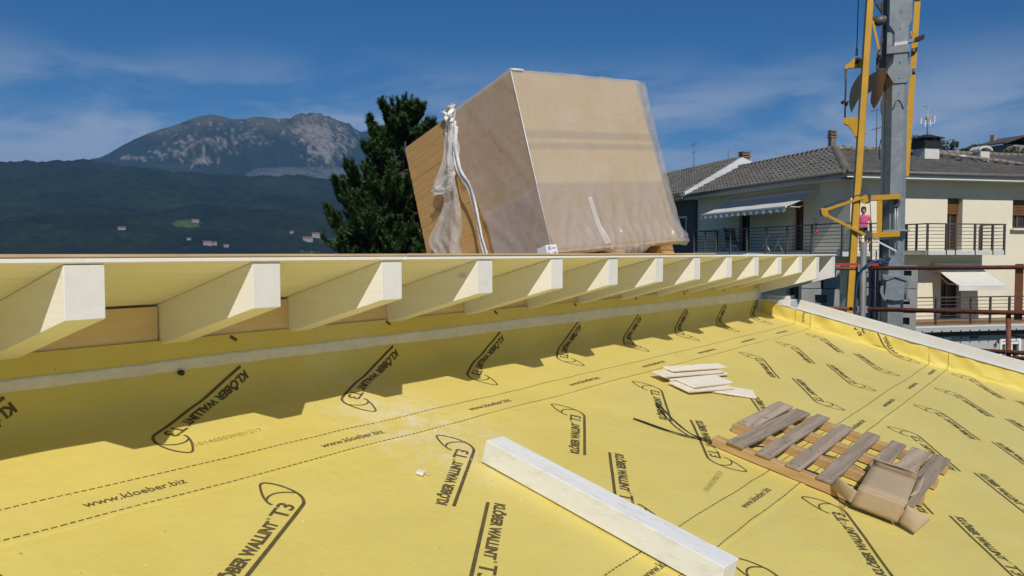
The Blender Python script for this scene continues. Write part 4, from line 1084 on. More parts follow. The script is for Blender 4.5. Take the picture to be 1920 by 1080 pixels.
b = MB(); b.tube([K(1641.5, 640, 0.35), K(1641.5, 470, 0.35)], 0.014, 6); b.build('conduit_run', M['verge_white'], pipe_t)
pipe_t = thing('power_cable', K(1634, 600, 0.2), 'blue power cable hanging in front of the dark ballast blocks', 'cable')
b = MB(); b.tube([K(1633, 640, 0.42), K(1634.5, 560, 0.42), K(1633, 505, 0.42)], 0.016, 6); b.build('cable_run', M['blue_hose'], pipe_t)

# ================================================================== CREAM HOUSE
def az(a):
    a = rad(a); return FLAT * math.cos(a) + RIGHT * math.sin(a)
HC = FLAT * 30 + RIGHT * (30 * 0.4217)
E1, E2 = az(76), az(-14)          # along the sunny front, along the shaded side
ZU = Vector((0, 0, 1))
def HP(a, c, z):                  # a along the front, c towards the back, z above eye level
    return HC + E1 * a + E2 * c + ZU * z
M['cream'] = mat('cream plaster', (0.74, 0.685, 0.535), 0.9, var=0.035, scale=0.7, bump=0.12, bscale=30, dirt=(0.50, 0.45, 0.34), dirt_amt=0.2, dirt_scale=0.6)
M['soffit'] = mat('grey white soffit', (0.55, 0.55, 0.53), 0.8, var=0.05)
M['gutter'] = mat('dark gutter', (0.13, 0.12, 0.115), 0.5, var=0.15)
M['tile'] = mat('old concrete roof tiles', (0.110, 0.105, 0.098), 0.9, var=0.3, scale=2.0, bump=0.4, bscale=18, dirt=(0.21, 0.195, 0.17), dirt_amt=0.6, dirt_scale=1.2)
M['hip_tile'] = mat('pale hip tiles', (0.20, 0.175, 0.15), 0.9, var=0.25, scale=3, bump=0.3, rnd=0.15)
M['brown_door'] = mat('brown door wood', (0.16, 0.07, 0.025), 0.5, var=0.2, scale=4, stretch=(1, 1, 0.3))
M['glass'] = mat('dark window glass', (0.025, 0.03, 0.035), 0.08, var=0.2, bump=0, spec=0.8)
M['rail'] = mat('grey brown railing', (0.085, 0.08, 0.075), 0.5, metal=0.2, var=0.15)
M['awning'] = mat('cream grey awning cloth', (0.66, 0.645, 0.60), 0.85, var=0.05, scale=3, bump=0.15)
M['slab'] = mat('pale balcony slab', (0.56, 0.56, 0.54), 0.85, var=0.08, bump=0.2)
M['deckwood'] = wood('brown terrace boards', (0.33, 0.20, 0.11), (0.22, 0.12, 0.06), 'x', knots=False, rnd=0.1)
M['grey_wall'] = mat('grey garage wall', (0.42, 0.43, 0.43), 0.9, var=0.05, scale=1.0, bump=0.15)
M['white_paint'] = mat('white paint', (0.78, 0.78, 0.77), 0.45, var=0.03, bump=0)
M['dark_plaster'] = mat('dark grey plaster', (0.085, 0.09, 0.10), 0.9, var=0.08)
house = thing('apartment_house', HP(0, 0, -6), 'cream house with tiled hip roof, balconies and pale awnings right of the wrapped stack', 'house')

def facade(name, P, spans, z0, z1, openings, depth, m, parent):
    """wall as cells around real openings; P(s, out, z); reveals are made by the wall's thickness"""
    ss = sorted(set([spans[0], spans[1]] + [o[0] for o in openings] + [o[1] for o in openings]))
    zs = sorted(set([z0, z1] + [o[2] for o in openings] + [o[3] for o in openings]))
    b = MB()
    hole = lambda s, z: any(o[0] < s < o[1] and o[2] < z < o[3] for o in openings)
    for i in range(len(ss) - 1):
        for j in range(len(zs) - 1):
            if hole((ss[i] + ss[i + 1]) / 2, (zs[j] + zs[j + 1]) / 2): continue
            b.add([P(ss[i], 0, zs[j]), P(ss[i + 1], 0, zs[j]), P(ss[i + 1], 0, zs[j + 1]), P(ss[i], 0, zs[j + 1])], [(0, 1, 2, 3)])
    for o in openings:
        a, c, z_, w = o[:4]
        for q in ([(a, z_), (a, w)], [(c, w), (c, z_)], [(a, w), (c, w)], [(c, z_), (a, z_)]):
            b.add([P(q[0][0], 0, q[0][1]), P(q[1][0], 0, q[1][1]), P(q[1][0], -depth, q[1][1]), P(q[0][0], -depth, q[0][1])], [(0, 1, 2, 3)])
    return b.build(name, M[m], parent)
PF = lambda s, out, z: HP(s, -out, z)             # front: out = towards the camera
PS = lambda s, out, z: HP(-out, s, z)             # side
def opening_fill(P, a, c, z0, z1, d, kind):
    m = (a + c) / 2
    nrm = (P(0, 1, 0) - P(0, 0, 0)); al = (P(1, 0, 0) - P(0, 0, 0))
    f = MB()
    def bar(a0, a1, y0, y1, o0, o1): f.obox(P((a0 + a1) / 2, (o0 + o1) / 2, (y0 + y1) / 2), al * abs(a1 - a0) / 2, nrm * abs(o1 - o0) / 2, ZU * (y1 - y0) / 2)
    t = 0.07
    bar(a, a + t, z0, z1, -d, -d + 0.07); bar(c - t, c, z0, z1, -d, -d + 0.07); bar(a + t, c - t, z1 - t, z1, -d, -d + 0.07); bar(a + t, c - t, z0, z0 + t, -d, -d + 0.07)
    bar(m - 0.035, m + 0.035, z0 + t, z1 - t, -d, -d + 0.06)
    fr = f.build('door_frame' if kind == 'door' else 'window_frame', M['brown_door'], house)
    g = MB(); g.obox(P(m, -d + 0.01, (z0 + z1) / 2), al * (c - a) / 2, nrm * 0.008, ZU * (z1 - z0) / 2); g.build('pane', M['glass'], fr)
    # roller shutter box part lowered at the top
    s_ = MB()
    hgt = 0.62 if kind != 'dark' else 0.35
    n = 6
    for i in range(n):
        y1 = z1 - i * hgt / n
        s_.obox(P(m, -d + 0.10, y1 - hgt / n / 2), al * ((c - a) / 2 - 0.01), nrm * 0.012, ZU * (hgt / n / 2 - 0.006))
    o = s_.build('shutter', M['brown_door'], fr); o['kind'] = 'stuff'
    return fr
FO = [(4.32, 5.02, 0.10, 2.12, 'door'), (7.40, 8.35, 0.97, 2.11, 'window'), (4.1, 5.05, -2.55, -0.62, 'door'), (9.6, 10.6, -2.55, -0.62, 'door'), (1.95, 2.36, 0.10, 2.12, 'door'), (0.2, 0.9, -2.55, -0.62, 'door')]
SO = [(2.95, 3.72, 0.08, 2.12, 'door'), (7.1, 8.05, 0.08, 2.10, 'door'), (3.2, 4.1, -2.55, -0.6, 'door')]
facade('front_wall', PF, (0, 13.0), -6.5, 3.02, FO, 0.32, 'cream', house)
facade('side_wall', PS, (0, 12.25), -6.5, 3.0, SO, 0.25, 'cream', house)
for o in FO: opening_fill(PF, *o[:4], 0.30, o[4])
for o in SO: opening_fill(PS, *o[:4], 0.23, 'dark')
b = MB(); b.box((0, 0, 0), (1, 1, 1)); b.v = [tuple(HP(0.4 + x * 12.4, 0.4 + y * 11.6, -6.5 + z * 9.3)) for x, y, z in b.v]; b.build('core', M['cream'], house)
b = MB(); b.obox(PF(7.88, 0.05, 0.93), E1 * 0.60, E2 * 0.13, ZU * 0.03); b.build('window_sill', M['white_paint'], house)

# eaves, gutters and roofs
HIP = HP(2.2, 4.0, 4.42)
EV = 0.75
eave_c = HP(-EV, -EV, 2.93)
def eaves(P, s0, s1, z, lip):
    al = (P(1, 0, 0) - P(0, 0, 0)); nr = (P(0, 1, 0) - P(0, 0, 0))
    b = MB(); b.obox(P((s0 + s1) / 2, (EV - 0.05) / 2, z - 0.20), al * (s1 - s0) / 2, nr * (EV / 2 - 0.025), ZU * 0.03); b.build('soffit', M['soffit'], house)
    b = MB(); b.obox(P((s0 + s1) / 2, EV - 0.02, z - 0.17), al * (s1 - s0) / 2, nr * 0.02, ZU * 0.07); b.build('fascia', M['white_paint' if lip else 'soffit'], house)
    b = MB(); b.tube([P(s0 - 0.05, EV + 0.07, z - 0.04), P(s1, EV + 0.07, z - 0.04)], 0.075, 8); b.build('gutter', M['gutter'], house)
eaves(PF, -EV + 0.03, 13.0, 2.98, True)
eaves(PS, -EV + 0.06, 12.25, 2.98, False)
def tiles(P0, U, V, w, l, inside, name='roof_tiles', tw=0.32, tl=0.36):
    """profiled tiles, each its own raised strip: P0 eave start, U along the eave, V up the slope"""
    N = U.cross(V).normalized()
    if N.z < 0: N = -N
    b = MB()
    nu = int(w / tw) + 1; nv = int(l / tl) + 1
    for j in range(nv):
        for i in range(nu):
            cu, cv = (i + 0.5) * tw, (j + 0.5) * tl
            if not inside(cu, cv): continue
            h = 0.012 * random.random(); q = []
            r_ = 0.025 * (random.random() - 0.5)
            for vv, e in ((cv - tl * 0.56, 0.055), (cv + tl * 0.5, 0.012)):
                for k, hh in ((0.0, 0.0), (0.12, 0.05), (0.30, 0.075), (0.48, 0.05), (0.60, 0.0), (1.0, 0.0)):
                    q.append(P0 + U * (i * tw + k * tw + r_) + V * vv + N * (hh + e + h))
            f = [(k, k + 1, k + 7, k + 6) for k in range(5)]
            lo = [P0 + U * (i * tw + k * tw + r_) + V * (cv - tl * 0.56) for k in (0, 1.0)]
            b.add(q + lo, f + [(0, 12, 13, 5), (5, 4, 3, 2, 1, 0)])
    o = b.build(name, M['tile'], house); o['kind'] = 'stuff'
    return o
def plane_poly(P0, U, V, poly):
    pl = [((p - P0).dot(U), (p - P0).dot(V)) for p in poly]
    def inside(x, y):
        c = False; n = len(pl)
        for i in range(n):
            x0, y0 = pl[i]; x1, y1 = pl[(i + 1) % n]
            if (y0 > y) != (y1 > y) and x < (x1 - x0) * (y - y0) / (y1 - y0) + x0: c = not c
        return c
    return inside, pl
def roof_plane(poly, U):
    P0 = poly[0]; U = U.normalized()
    n = (poly[1] - poly[0]).cross(poly[2] - poly[0]).normalized()
    if n.z < 0: n = -n
    V = n.cross(U)
    if V.z < 0: V = -V
    ins, pl = plane_poly(P0, U, V, poly)
    u0 = min(p[0] for p in pl); u1 = max(p[0] for p in pl); v1 = max(p[1] for p in pl)
    b = MB(); b.prism([p - n * 0.005 for p in poly], -n * 0.06); b.build('roof_boards', M['gutter'], house)
    P1 = P0 + U * u0
    tiles(P1, U, V, u1 - u0, v1, lambda x, y: ins(x + u0, y))
eave_f = HP(13.0, -EV, 2.93); ridge_f = HP(13.0, 4.3, 4.42)
roof_plane([eave_c, eave_f, ridge_f, HIP], E1)
eave_s = HP(-EV, 12.6, 2.93); ridge_s = HP(2.2, 12.6, 4.42)
roof_plane([eave_c, eave_s, ridge_s, HIP], E2)
# back planes so that the ridges have another side
b = MB(); b.prism([HIP, ridge_f, HP(13, 12, 2.9), HP(8, 12, 2.9)], ZU * -0.05); b.build('back_roof', M['tile'], house)
b = MB(); b.prism([HIP, ridge_s, HP(8, 12.6, 2.9), HP(8, 12, 2.9)], ZU * -0.05); b.build('back_roof', M['tile'], house)
def hip_run(A, B, n, r=0.14, name='hip_tile'):
    d = (B - A).normalized(); L_ = (B - A).length / n
    s = d.cross(ZU).normalized(); up = s.cross(d)
    if up.z < 0: up = -up
    b = MB()
    for e, rr in ((0, r * 1.12), (L_ * 1.1, r * 0.92)):
        b.v += [tuple(d * e + (s * math.cos(an) + up * math.sin(an)) * rr) for an in [math.pi * (-0.12 + 1.24 * k / 8) for k in range(9)]]
    b.f = [(k, k + 1, k + 10, k + 9) for k in range(8)] + [tuple(range(9)), tuple(range(17, 8, -1))]; b.sm = [True] * 8 + [False, False]
    me = b.mesh(name); me.materials.append(M['hip_tile'])
    for i in range(n):
        put(name, me, None, house, A + d * (L_ * i) + up * 0.05 - wloc(house) + Vector((0, 0, random.uniform(-0.01, 0.015))))
hip_run(eave_c, HIP, 15)
hip_run(HIP, ridge_f, 30, 0.11, 'ridge_tile')
hip_run(HIP, ridge_s, 24, 0.11, 'ridge_tile')
hip_run(HP(6.2, 3.2, 4.28), HP(11.4, -0.62, 3.05), 24, 0.075, 'valley_tile')

# neighbour roof beyond a white fire wall
b = MB()
fw = [HP(-0.9, 11.9, 2.92), HP(-0.9, 11.9, 3.12), HP(2.35, 11.9, 5.0), HP(3.0, 11.9, 4.75), HP(3.0, 11.9, 4.2)]
b.prism(fw, E2 * 0.25); M['flash'] = mat('pale blue white flashing', (0.62, 0.66, 0.68), 0.4, var=0.06, scale=1.5, bump=0.05, dirt=(0.30, 0.12, 0.06), dirt_amt=0.5, dirt_scale=1.1)
b.build('fire_wall', M['flash'], house)
nb = thing('terraced_house', HP(3, 16, -6), 'dark walled neighbouring house with grey tiled roof, joined behind the cream house', 'house')
house_save = house
b = MB(); b.box((0, 0, 0), (1, 1, 1)); b.v = [tuple(HP(-0.15 + x * 9, 12.27 + y * 9, -6.5 + z * 9.6)) for x, y, z in b.v]; b.build('wall', M['dark_plaster'], nb)
house = nb
na, nb_, nc_, nd_ = HP(-1.0, 12.2, 3.02), HP(-1.0, 21.5, 3.02), HP(2.3, 21.5, 4.95), HP(2.3, 12.2, 4.95)
roof_plane([na, nb_, nc_, nd_], E2)
eaves(lambda s, o, z: HP(-0.15 - o, s, z), 12.2, 21.5, 3.05, False)
f = MB(); f.obox(HP(-0.155, 13.6, 1.2), E2 * 0.42, E1 * 0.03, ZU * 0.75); wf = f.build('window_frame', M['white_paint'], nb)
f = MB(); f.obox(HP(-0.185, 13.6, 1.2), E2 * 0.34, E1 * 0.02, ZU * 0.66); f.build('pane', M['glass'], wf)
house = house_save

# chimneys, pipes, aerials
M['sooty'] = mat('sooty brick render', (0.22, 0.155, 0.115), 0.9, var=0.3, scale=4, bump=0.4, dirt=(0.06, 0.05, 0.045), dirt_amt=0.8, dirt_scale=3)
M['white_render'] = mat('white chimney render', (0.60, 0.59, 0.57), 0.9, var=0.07, bump=0.2, dirt=(0.3, 0.28, 0.26), dirt_amt=0.3)
def chim(name, a, c, z0, w, h, m, cap):
    t = MB(); t.obox(HP(a, c, z0 + h / 2), E1 * w / 2, E2 * w / 2, ZU * h / 2)
    ch = t.build(name, M[m], house, 0.02)
    if cap == 'hood':
        q = MB(); q.obox(HP(a, c, z0 + h + 0.14), E1 * w * 0.58, E2 * w * 0.58, ZU * 0.14)
        for i in range(6):
            pass
        q.obox(HP(a, c, z0 + h + 0.31), E1 * w * 0.50, E2 * w * 0.50, ZU * 0.025)
        P = [HP(a + sx * w * 0.74, c + sy * w * 0.74, z0 + h + 0.40) for sx, sy in ((-1, -1), (1, -1), (1, 1), (-1, 1))]
        q.hexa(P + [HP(a + sx * w * 0.16, c + sy * w * 0.16, z0 + h + 0.58) for sx, sy in ((-1, -1), (1, -1), (1, 1), (-1, 1))])
        for sx, sy in ((-1, -1), (1, -1), (1, 1), (-1, 1), (0, -1), (0, 1)):
            q.obox(HP(a + sx * w * 0.45, c + sy * w * 0.45, z0 + h + 0.35), E1 * 0.05, E2 * 0.05, ZU * 0.07)
        q.build('chimney_cap', M['black'], ch)
    elif cap == 'slab':
        q = MB()
        for k in range(3): q.obox(HP(a, c, z0 + h + 0.04 + k * 0.13), E1 * w * (0.62 - 0.03 * k), E2 * w * (0.62 - 0.03 * k), ZU * 0.035)
        for sx in (-1, 1): q.obox(HP(a + sx * w * 0.4, c, z0 + h + 0.16), E1 * 0.04, E2 * w * 0.4, ZU * 0.15)
        q.build('chimney_cap', M['sooty'], ch)
    elif cap == 'arch':
        q = MB(); K_ = 8
        pts = [HP(a + w * 0.75 * math.cos(math.pi * k / K_), c - w * 0.6, z0 + h + 0.05 + w * 0.42 * math.sin(math.pi * k / K_)) for k in range(K_ + 1)] + [HP(a + w * 0.62 * math.cos(math.pi * k / K_), c - w * 0.6, z0 + h + 0.02 + w * 0.30 * math.sin(math.pi * k / K_)) for k in range(K_, -1, -1)]
        q.prism(pts, E2 * w * 1.2); q.build('chimney_cap', M['white_render'], ch)
    return ch
chim('chimney', 5.55, 2.6, 3.75, 0.72, 0.62, 'white_render', 'hood')
chim('chimney', 8.05, 2.3, 3.55, 0.46, 0.72, 'white_render', 'arch')
chim('chimney', 2.75, 5.0, 4.25, 0.24, 0.80, 'sooty', 'slab')
chim('chimney', 3.1, 13.0, 4.6, 0.42, 0.50, 'sooty', 'slab')
b = MB(); b.lathe(HP(6.75, 1.9, 3.62), [(0, 0.085), (0.34, 0.085), (0.35, 0.14), (0.42, 0.13), (0.45, 0.05)], 12); b.build('vent_pipe', M['white_render'], house)
def aerial(base, h, bars, label):
    t = thing('antenna', base, label, 'antenna')
    b = MB(); b.tube([base, base + ZU * h], 0.018, 6); b.build('mast', M['gutter'], t)
    for z, l, ang, tilt in bars:
        d = (az(ang) + ZU * tilt).normalized(); c = base + ZU * z
        b = MB(); b.tube([c - d * l / 2, c + d * l / 2], 0.014, 5)
        s = d.cross(ZU).normalized()
        for q in (-0.4, -0.2, 0, 0.2, 0.4): b.tube([c + d * l * q - s * 0.14, c + d * l * q + s * 0.14], 0.008, 4)
        b.build('aerial_boom', M['gutter'], t)
aerial(HP(1.9, 16.5, 4.75), 1.55, [(1.5, 0.5, 60, 0.5), (1.05, 0.4, 80, 0.3)], 'thin roof aerial on the neighbouring roof left of the white fire wall')
aerial(HP(4.15, 3.9, 4.4), 1.9, [(1.75, 0.5, 100, 0.25), (0.95, 0.55, 60, 0.3)], 'thin roof aerial rising just right of the crane mast')
aerial(HP(2.25, 13.2, 4.9), 0.7, [], 'bare short rod on the ridge left of the sooty chimney')
t = thing('satellite_antenna', HP(5.55, 2.6, 4.9), 'antenna with four white panels on the black hooded chimney', 'antenna')
base = HP(5.6, 2.6, 4.93)
b = MB(); b.tube([base, base + ZU * 1.25], 0.022, 6); b.build('mast', M['galv'], t)
for sx, z in ((-0.22, 0.62), (-0.08, 0.5), (0.08, 0.52), (0.22, 0.66)):
    b = MB(); b.obox(base + az(115) * sx * 1.15 + ZU * z, az(115) * 0.02, FLAT * 0.02, ZU * 0.13); b.build('panel', M['white_paint'], t)
b = MB(); b.tube([base + ZU * 0.5 - az(115) * 0.26, base + ZU * 0.5 + az(115) * 0.26], 0.015, 5); b.build('cross_arm', M['white_paint'], t)
b = MB(); b.obox(base + ZU * 0.72, az(115) * 0.06, FLAT * 0.05, ZU * 0.06); b.build('amplifier', M['crane_yellow'], t)
b = MB(); b.tube([base + ZU * 1.2 - az(115) * 0.2, base + ZU * 1.22 + az(115) * 0.3], 0.012, 5); b.build('dipole', M['galv'], t)

# balconies
def railing(P, s0, s1, out, z0, h, posts, parent, nbar=7):
    al = (P(1, 0, 0) - P(0, 0, 0)); nr = (P(0, 1, 0) - P(0, 0, 0))
    for s in posts:
        b = MB(); b.obox(P(s, out, z0 + h / 2 - 0.09), al * 0.028, nr * 0.035, ZU * (h / 2 + 0.08)); b.build('post', M['rail'], parent)
    for k in range(nbar + 1):
        z = z0 + h - k * (h - 0.06) / nbar
        r = 0.035 if k == 0 else 0.011
        b = MB(); b.obox(P((s0 + s1) / 2, out + (0 if k == 0 else -0.04), z), al * abs(s1 - s0) / 2, nr * (r if k == 0 else 0.012), ZU * (0.022 if k == 0 else 0.011)); b.build('handrail' if k == 0 else 'rail_bar', M['rail'], parent)
def balcony(lo, hi, c0, c1, z, name='balcony'):
    b = MB(); b.hexa([HP(lo, c0, z - 0.17), HP(hi, c0, z - 0.17), HP(hi, c1, z - 0.17), HP(lo, c1, z - 0.17), HP(lo, c0, z), HP(hi, c0, z), HP(hi, c1, z), HP(lo, c1, z)])
    return b.build(name, M['slab'], house, 0.01)
bl = balcony(2.36, 5.88, -1.2, -0.005, 0.09)
railing(PF, 2.36, 5.88, 1.17, 0.09, 0.98, (2.40, 3.22, 3.62, 4.5, 5.3, 5.84), bl)
railing(lambda s, o, z: HP(s_a - o * 0, -s, z), 0.05, 1.17, 0, 0.09, 0.98, (0.1,), bl) if False else None
for aa in (2.40, 5.84):
    Pq = (lambda A: (lambda s, o, z: HP(A + o, -s, z)))(aa)
    railing(Pq, 0.05, 1.15, 0.0, 0.09, 0.98, (0.1, 0.62), bl)
bs_ = balcony(-1.45, 0.95, -1.55, -0.005, 0.04)
b = MB(); b.hexa([HP(-1.45, 0.0, -0.13), HP(-0.005, 0.0, -0.13), HP(-0.005, 9.9, -0.13), HP(-1.45, 9.9, -0.13), HP(-1.45, 0.0, 0.04), HP(-0.005, 0.0, 0.04), HP(-0.005, 9.9, 0.04), HP(-1.45, 9.9, 0.04)])
b.build('balcony_floor', M['slab'], house)
railing(PS, -1.50, 9.85, 1.42, 0.04, 1.0, (-1.48, 0.3, 1.9, 3.4, 4.9, 6.3, 7.6, 8.7, 9.8), bs_)
railing(PF, -1.42, 0.92, 1.52, 0.04, 1.0, (-0.3, 0.5, 0.9), bs_)
Pend = lambda s, o, z: HP(-1.45 + s, 9.85 - o, z)
railing(Pend, 0.03, 1.4, 0.0, 0.04, 1.0, (0.1, 1.3), bs_, 8)
# lower terrace in front, railing, fascia, bolts, garage below
lt = MB(); lt.hexa([HP(0.6, -2.25, -2.76), HP(13, -2.25, -2.76), HP(13, -0.01, -2.76), HP(0.6, -0.01, -2.76), HP(0.6, -2.25, -2.60), HP(13, -2.25, -2.60), HP(13, -0.01, -2.60), HP(0.6, -0.01, -2.60)])
terr = lt.build('terrace', M['slab'], house, 0.01)
for k in range(14):
    c = -2.16 + k * 0.152
    b = MB(); b.obox(HP(6.8, c + 0.07, -2.587), E1 * 6.15, E2 * 0.070, ZU * 0.012); b.build('floor_board', M['deckwood'], terr)
railing(PF, 0.7, 13, 2.0, -2.58, 0.98, (0.75, 2.1, 3.6, 4.45, 5.3, 6.6, 8.0, 9.5), terr)
M['corr'] = mat('grey sheet roof edge', (0.40, 0.41, 0.42), 0.6, var=0.06)
b = MB(); b.obox(HP(6.8, -2.45, -2.71), E1 * 6.3, E2 * 0.16, ZU * 0.06); b.build('sheet_edge', M['corr'], terr)
for k in range(30):
    b = MB(); b.tube([HP(1.0 + k * 0.4, -2.62, -2.81), HP(1.0 + k * 0.4, -2.62, -2.72)], 0.028, 6); b.build('edge_bolt', M['black'], terr)
b = MB(); b.obox(HP(6.8, -2.1, -2.86), E1 * 6.25, E2 * 0.25, ZU * 0.10); b.build('painted_gap_shadow', M['black'], terr)  # solid black strip painted in for the shade below the sheet edge
gar = thing('garage', HP(6, -2, -6.5), 'low grey walled building with a white barred window under the terrace', 'garage')
def GP(a, out, z): return HP(a, -out, z)
facade('wall', lambda s, o, z: HP(s, -2.15 - o, z), (0.6, 13), -6.5, -2.96, [(4.80, 5.60, -4.2, -3.18, 'w')], 0.18, 'grey_wall', gar)
f = MB()
def gb(a0, a1, z0, z1, o0, o1): f.obox(HP((a0 + a1) / 2, -2.15 - (o0 + o1) / 2, (z0 + z1) / 2), E1 * (a1 - a0) / 2, E2 * (o1 - o0) / 2, ZU * (z1 - z0) / 2)
gb(4.74, 4.83, -4.25, -3.12, -0.05, 0.05); gb(5.57, 5.66, -4.25, -3.12, -0.05, 0.05); gb(4.83, 5.57, -3.22, -3.12, -0.05, 0.05); gb(4.83, 5.57, -4.25, -4.16, -0.05, 0.05)
gb(4.83, 5.57, -3.34, -3.25, -0.1, 0.02)
for a in (5.02, 5.28): gb(a, a + 0.06, -4.16, -3.34, -0.1, 0.0)
wf = f.build('window_frame', M['white_paint'], gar)
f = MB(); gb(4.81, 5.59, -4.18, -3.2, -0.18, -0.16); f.build('pane', M['glass'], wf)
f = MB(); gb(5.80, 6.02, -5.5, -3.08, 0.0, 0.05); gb(6.10, 6.32, -5.5, -3.08, 0.0, 0.05); f.build('shutter_panel', M['white_paint'], gar)
b = MB(); b.tube(spline([tuple(HP(4.62, -2.22, -3.3)), tuple(HP(4.56, -2.3, -3.18)), tuple(HP(4.50, -2.22, -3.3)), tuple(HP(4.56, -2.2, -3.42))]), 0.02, 6); b.build('wall_lamp', M['black'], gar)
for k, (a, m_) in enumerate(((2.6, 'white_paint'), (3.35, 'galv'), (3.75, 'blue_hose'))):
    b = MB(); b.obox(HP(a - 0.15, -2.19, -3.05), E1 * 0.16, E2 * 0.02, ZU * 0.04); b.build('tape_scrap', M[m_], gar)
sg = thing('prohibition_sign', HP(5.15, -4.0, -6.3), 'small white sign with a red ring low by the garage window', 'sign')
sp = HP(5.15, -4.0, -3.95)
b = MB(); b.obox(sp, E1 * 0.24, E2 * 0.01, ZU * 0.30); b.build('sign_plate', M['white_paint'], sg)
b = MB(); ring = [(math.cos(2 * math.pi * k / 24), math.sin(2 * math.pi * k / 24)) for k in range(24)]
b.add([sp - E2 * 0.014 + E1 * x * 0.17 + ZU * (y * 0.17 + 0.04) for x, y in ring] + [sp - E2 * 0.014 + E1 * x * 0.12 + ZU * (y * 0.12 + 0.04) for x, y in ring], [(k, (k + 1) % 24, 24 + (k + 1) % 24, 24 + k) for k in range(24)])
b.obox(sp - E2 * 0.014 + ZU * 0.04, (E1 + ZU).normalized() * 0.13, E2 * 0.002, (ZU - E1).normalized() * 0.02); b.build('ring_print', M['red'], sg)
b = MB(); b.tube([sp + E2 * 0.02 + ZU * -0.3, sp + E2 * 0.02 + ZU * -2.3], 0.03, 6); b.build('post', M['galv'], sg)

# awnings
def awning(P, s0, s1, z1, out, z0, val, scallop, name='awning'):
    al = (P(1, 0, 0) - P(0, 0, 0)); nr = (P(0, 1, 0) - P(0, 0, 0))
    b = MB(); b.obox(P((s0 + s1) / 2, 0.1, z1 + 0.03), al * ((s1 - s0) / 2 + 0.03), nr * 0.09, ZU * 0.07); aw = b.build(name, M['soffit'], house, 0.02)
    n = 40
    def fn(a, q): return P(lerp(s0, s1, a), lerp(0.12, out, q), lerp(z1, z0, q) - 0.05 * math.sin(math.pi * q) + 0.012 * math.sin(a * 21) * q)
    b = MB(); b.grid(fn, rng(0, 1, n), rng(0, 1, 10)); b.build('awning_cloth', M['awning'], aw)
    b = MB(); b.obox(P((s0 + s1) / 2, out + 0.01, z0 - 0.01), al * (s1 - s0) / 2, nr * 0.03, ZU * 0.03); b.build('front_bar', M['white_paint'], aw)
    b = MB(); N_ = int((s1 - s0) * (14 if scallop else 4))
    top = rng(s0, s1, N_)
    V = [P(s, out + 0.03, z0 - 0.03) for s in top] + [P(s, out + 0.03 + 0.02 * math.sin(i * 0.9), z0 - val + (0.05 * abs(math.cos(i * math.pi / 4)) if scallop else 0)) for i, s in enumerate(top)]
    b.add(V, [(i, i + 1, N_ + 2 + i, N_ + 1 + i) for i in range(N_)], True); b.build('valance', M['awning'], aw)
    for s in (s0 + 0.1, s1 - 0.1):
        b = MB(); b.tube([P(s, 0.1, z1 - 0.25), P(s, out * 0.55, lerp(z1, z0, .55) - 0.28), P(s, out, z0)], 0.02, 6); b.build('awning_arm', M['soffit'], aw)
awning(PS, 1.95, 9.0, 2.42, 1.45, 1.82, 0.24, True)
awning(PF, 3.65, 5.75, -0.5, 1.35, -1.20, 0.20, False)
awning(PF, 8.9, 11.2, -0.5, 1.35, -1.20, 0.20, False)
b = MB(); b.tube([PF(3.45, 0.0, -0.62), PF(3.45, 0.14, -0.62), PF(3.45, 0.18, -0.68)], 0.05, 8); b.build('wall_lamp', M['galv'], house)
b = MB(); b.obox(PS(2.1, 0.08, 2.45), E2 * 0.12, E1 * 0.06, ZU * 0.05); b.build('wall_lamp', M['gutter'], house)

# deck chair, folding rack on the side balcony
M['chair_dark'] = mat('dark chair cloth', (0.035, 0.035, 0.038), 0.8, var=0.2)
ch = thing('deck_chair', HP(-0.8, 7.0, 0.05), 'dark folding deck chair standing on the shaded balcony', 'chair')
def BPt(s, o, z): return HP(-o, s, z)
for k in range(7):
    b = MB(); z = 0.48 + k * 0.095; b.obox(BPt(7.45 + k * 0.035, 0.75, z + 0.05), E1 * 0.27, E2 * 0.015 , ZU * 0.035); b.build('back_slat', M['chair_dark'], ch)
for k in range(5):
    b = MB(); b.obox(BPt(7.35 - k * 0.095, 0.75, 0.46 - 0.01 * k), E1 * 0.26, E2 * 0.038, ZU * 0.012); b.build('seat_slat', M['chair_dark'], ch)
for o in (0.48, 1.02):
    b = MB(); b.tube([BPt(7.68, o, 1.2), BPt(7.38, o, 0.42), BPt(6.95, o, 0.06)], 0.016, 6); b.build('leg', M['chair_dark'], ch)
    b = MB(); b.tube([BPt(7.75, o, 0.06), BPt(6.92, o, 0.45)], 0.016, 6); b.build('leg', M['chair_dark'], ch)
    b = MB(); b.tube([BPt(7.5, o, 0.68), BPt(6.95, o, 0.66)], 0.022, 6); b.build('armrest', M['chair_dark'], ch)
rk = thing('drying_rack', HP(-0.8, 3.9, 0.05), 'white folding drying rack standing on the shaded balcony by the dark door', 'rack')
for o in (0.55, 1.15):
    for s0_, s1_ in ((3.55, 4.25), (4.25, 3.55)):
        b = MB(); b.tube([BPt(s0_, o, 0.06), BPt(s1_, o, 0.84)], 0.016, 6); b.build('leg', M['white_paint'], rk)
for s in (3.55, 4.25, 3.3, 4.5):
    b = MB(); b.tube([BPt(s, 0.5, 0.86), BPt(s, 1.2, 0.86)], 0.012, 5); b.build('rung', M['white_paint'], rk)
for o in (0.5, 1.2):
    b = MB(); b.tube([BPt(3.2, o, 0.86), BPt(4.65, o, 0.86)], 0.014, 5); b.build('rung', M['white_paint'], rk)

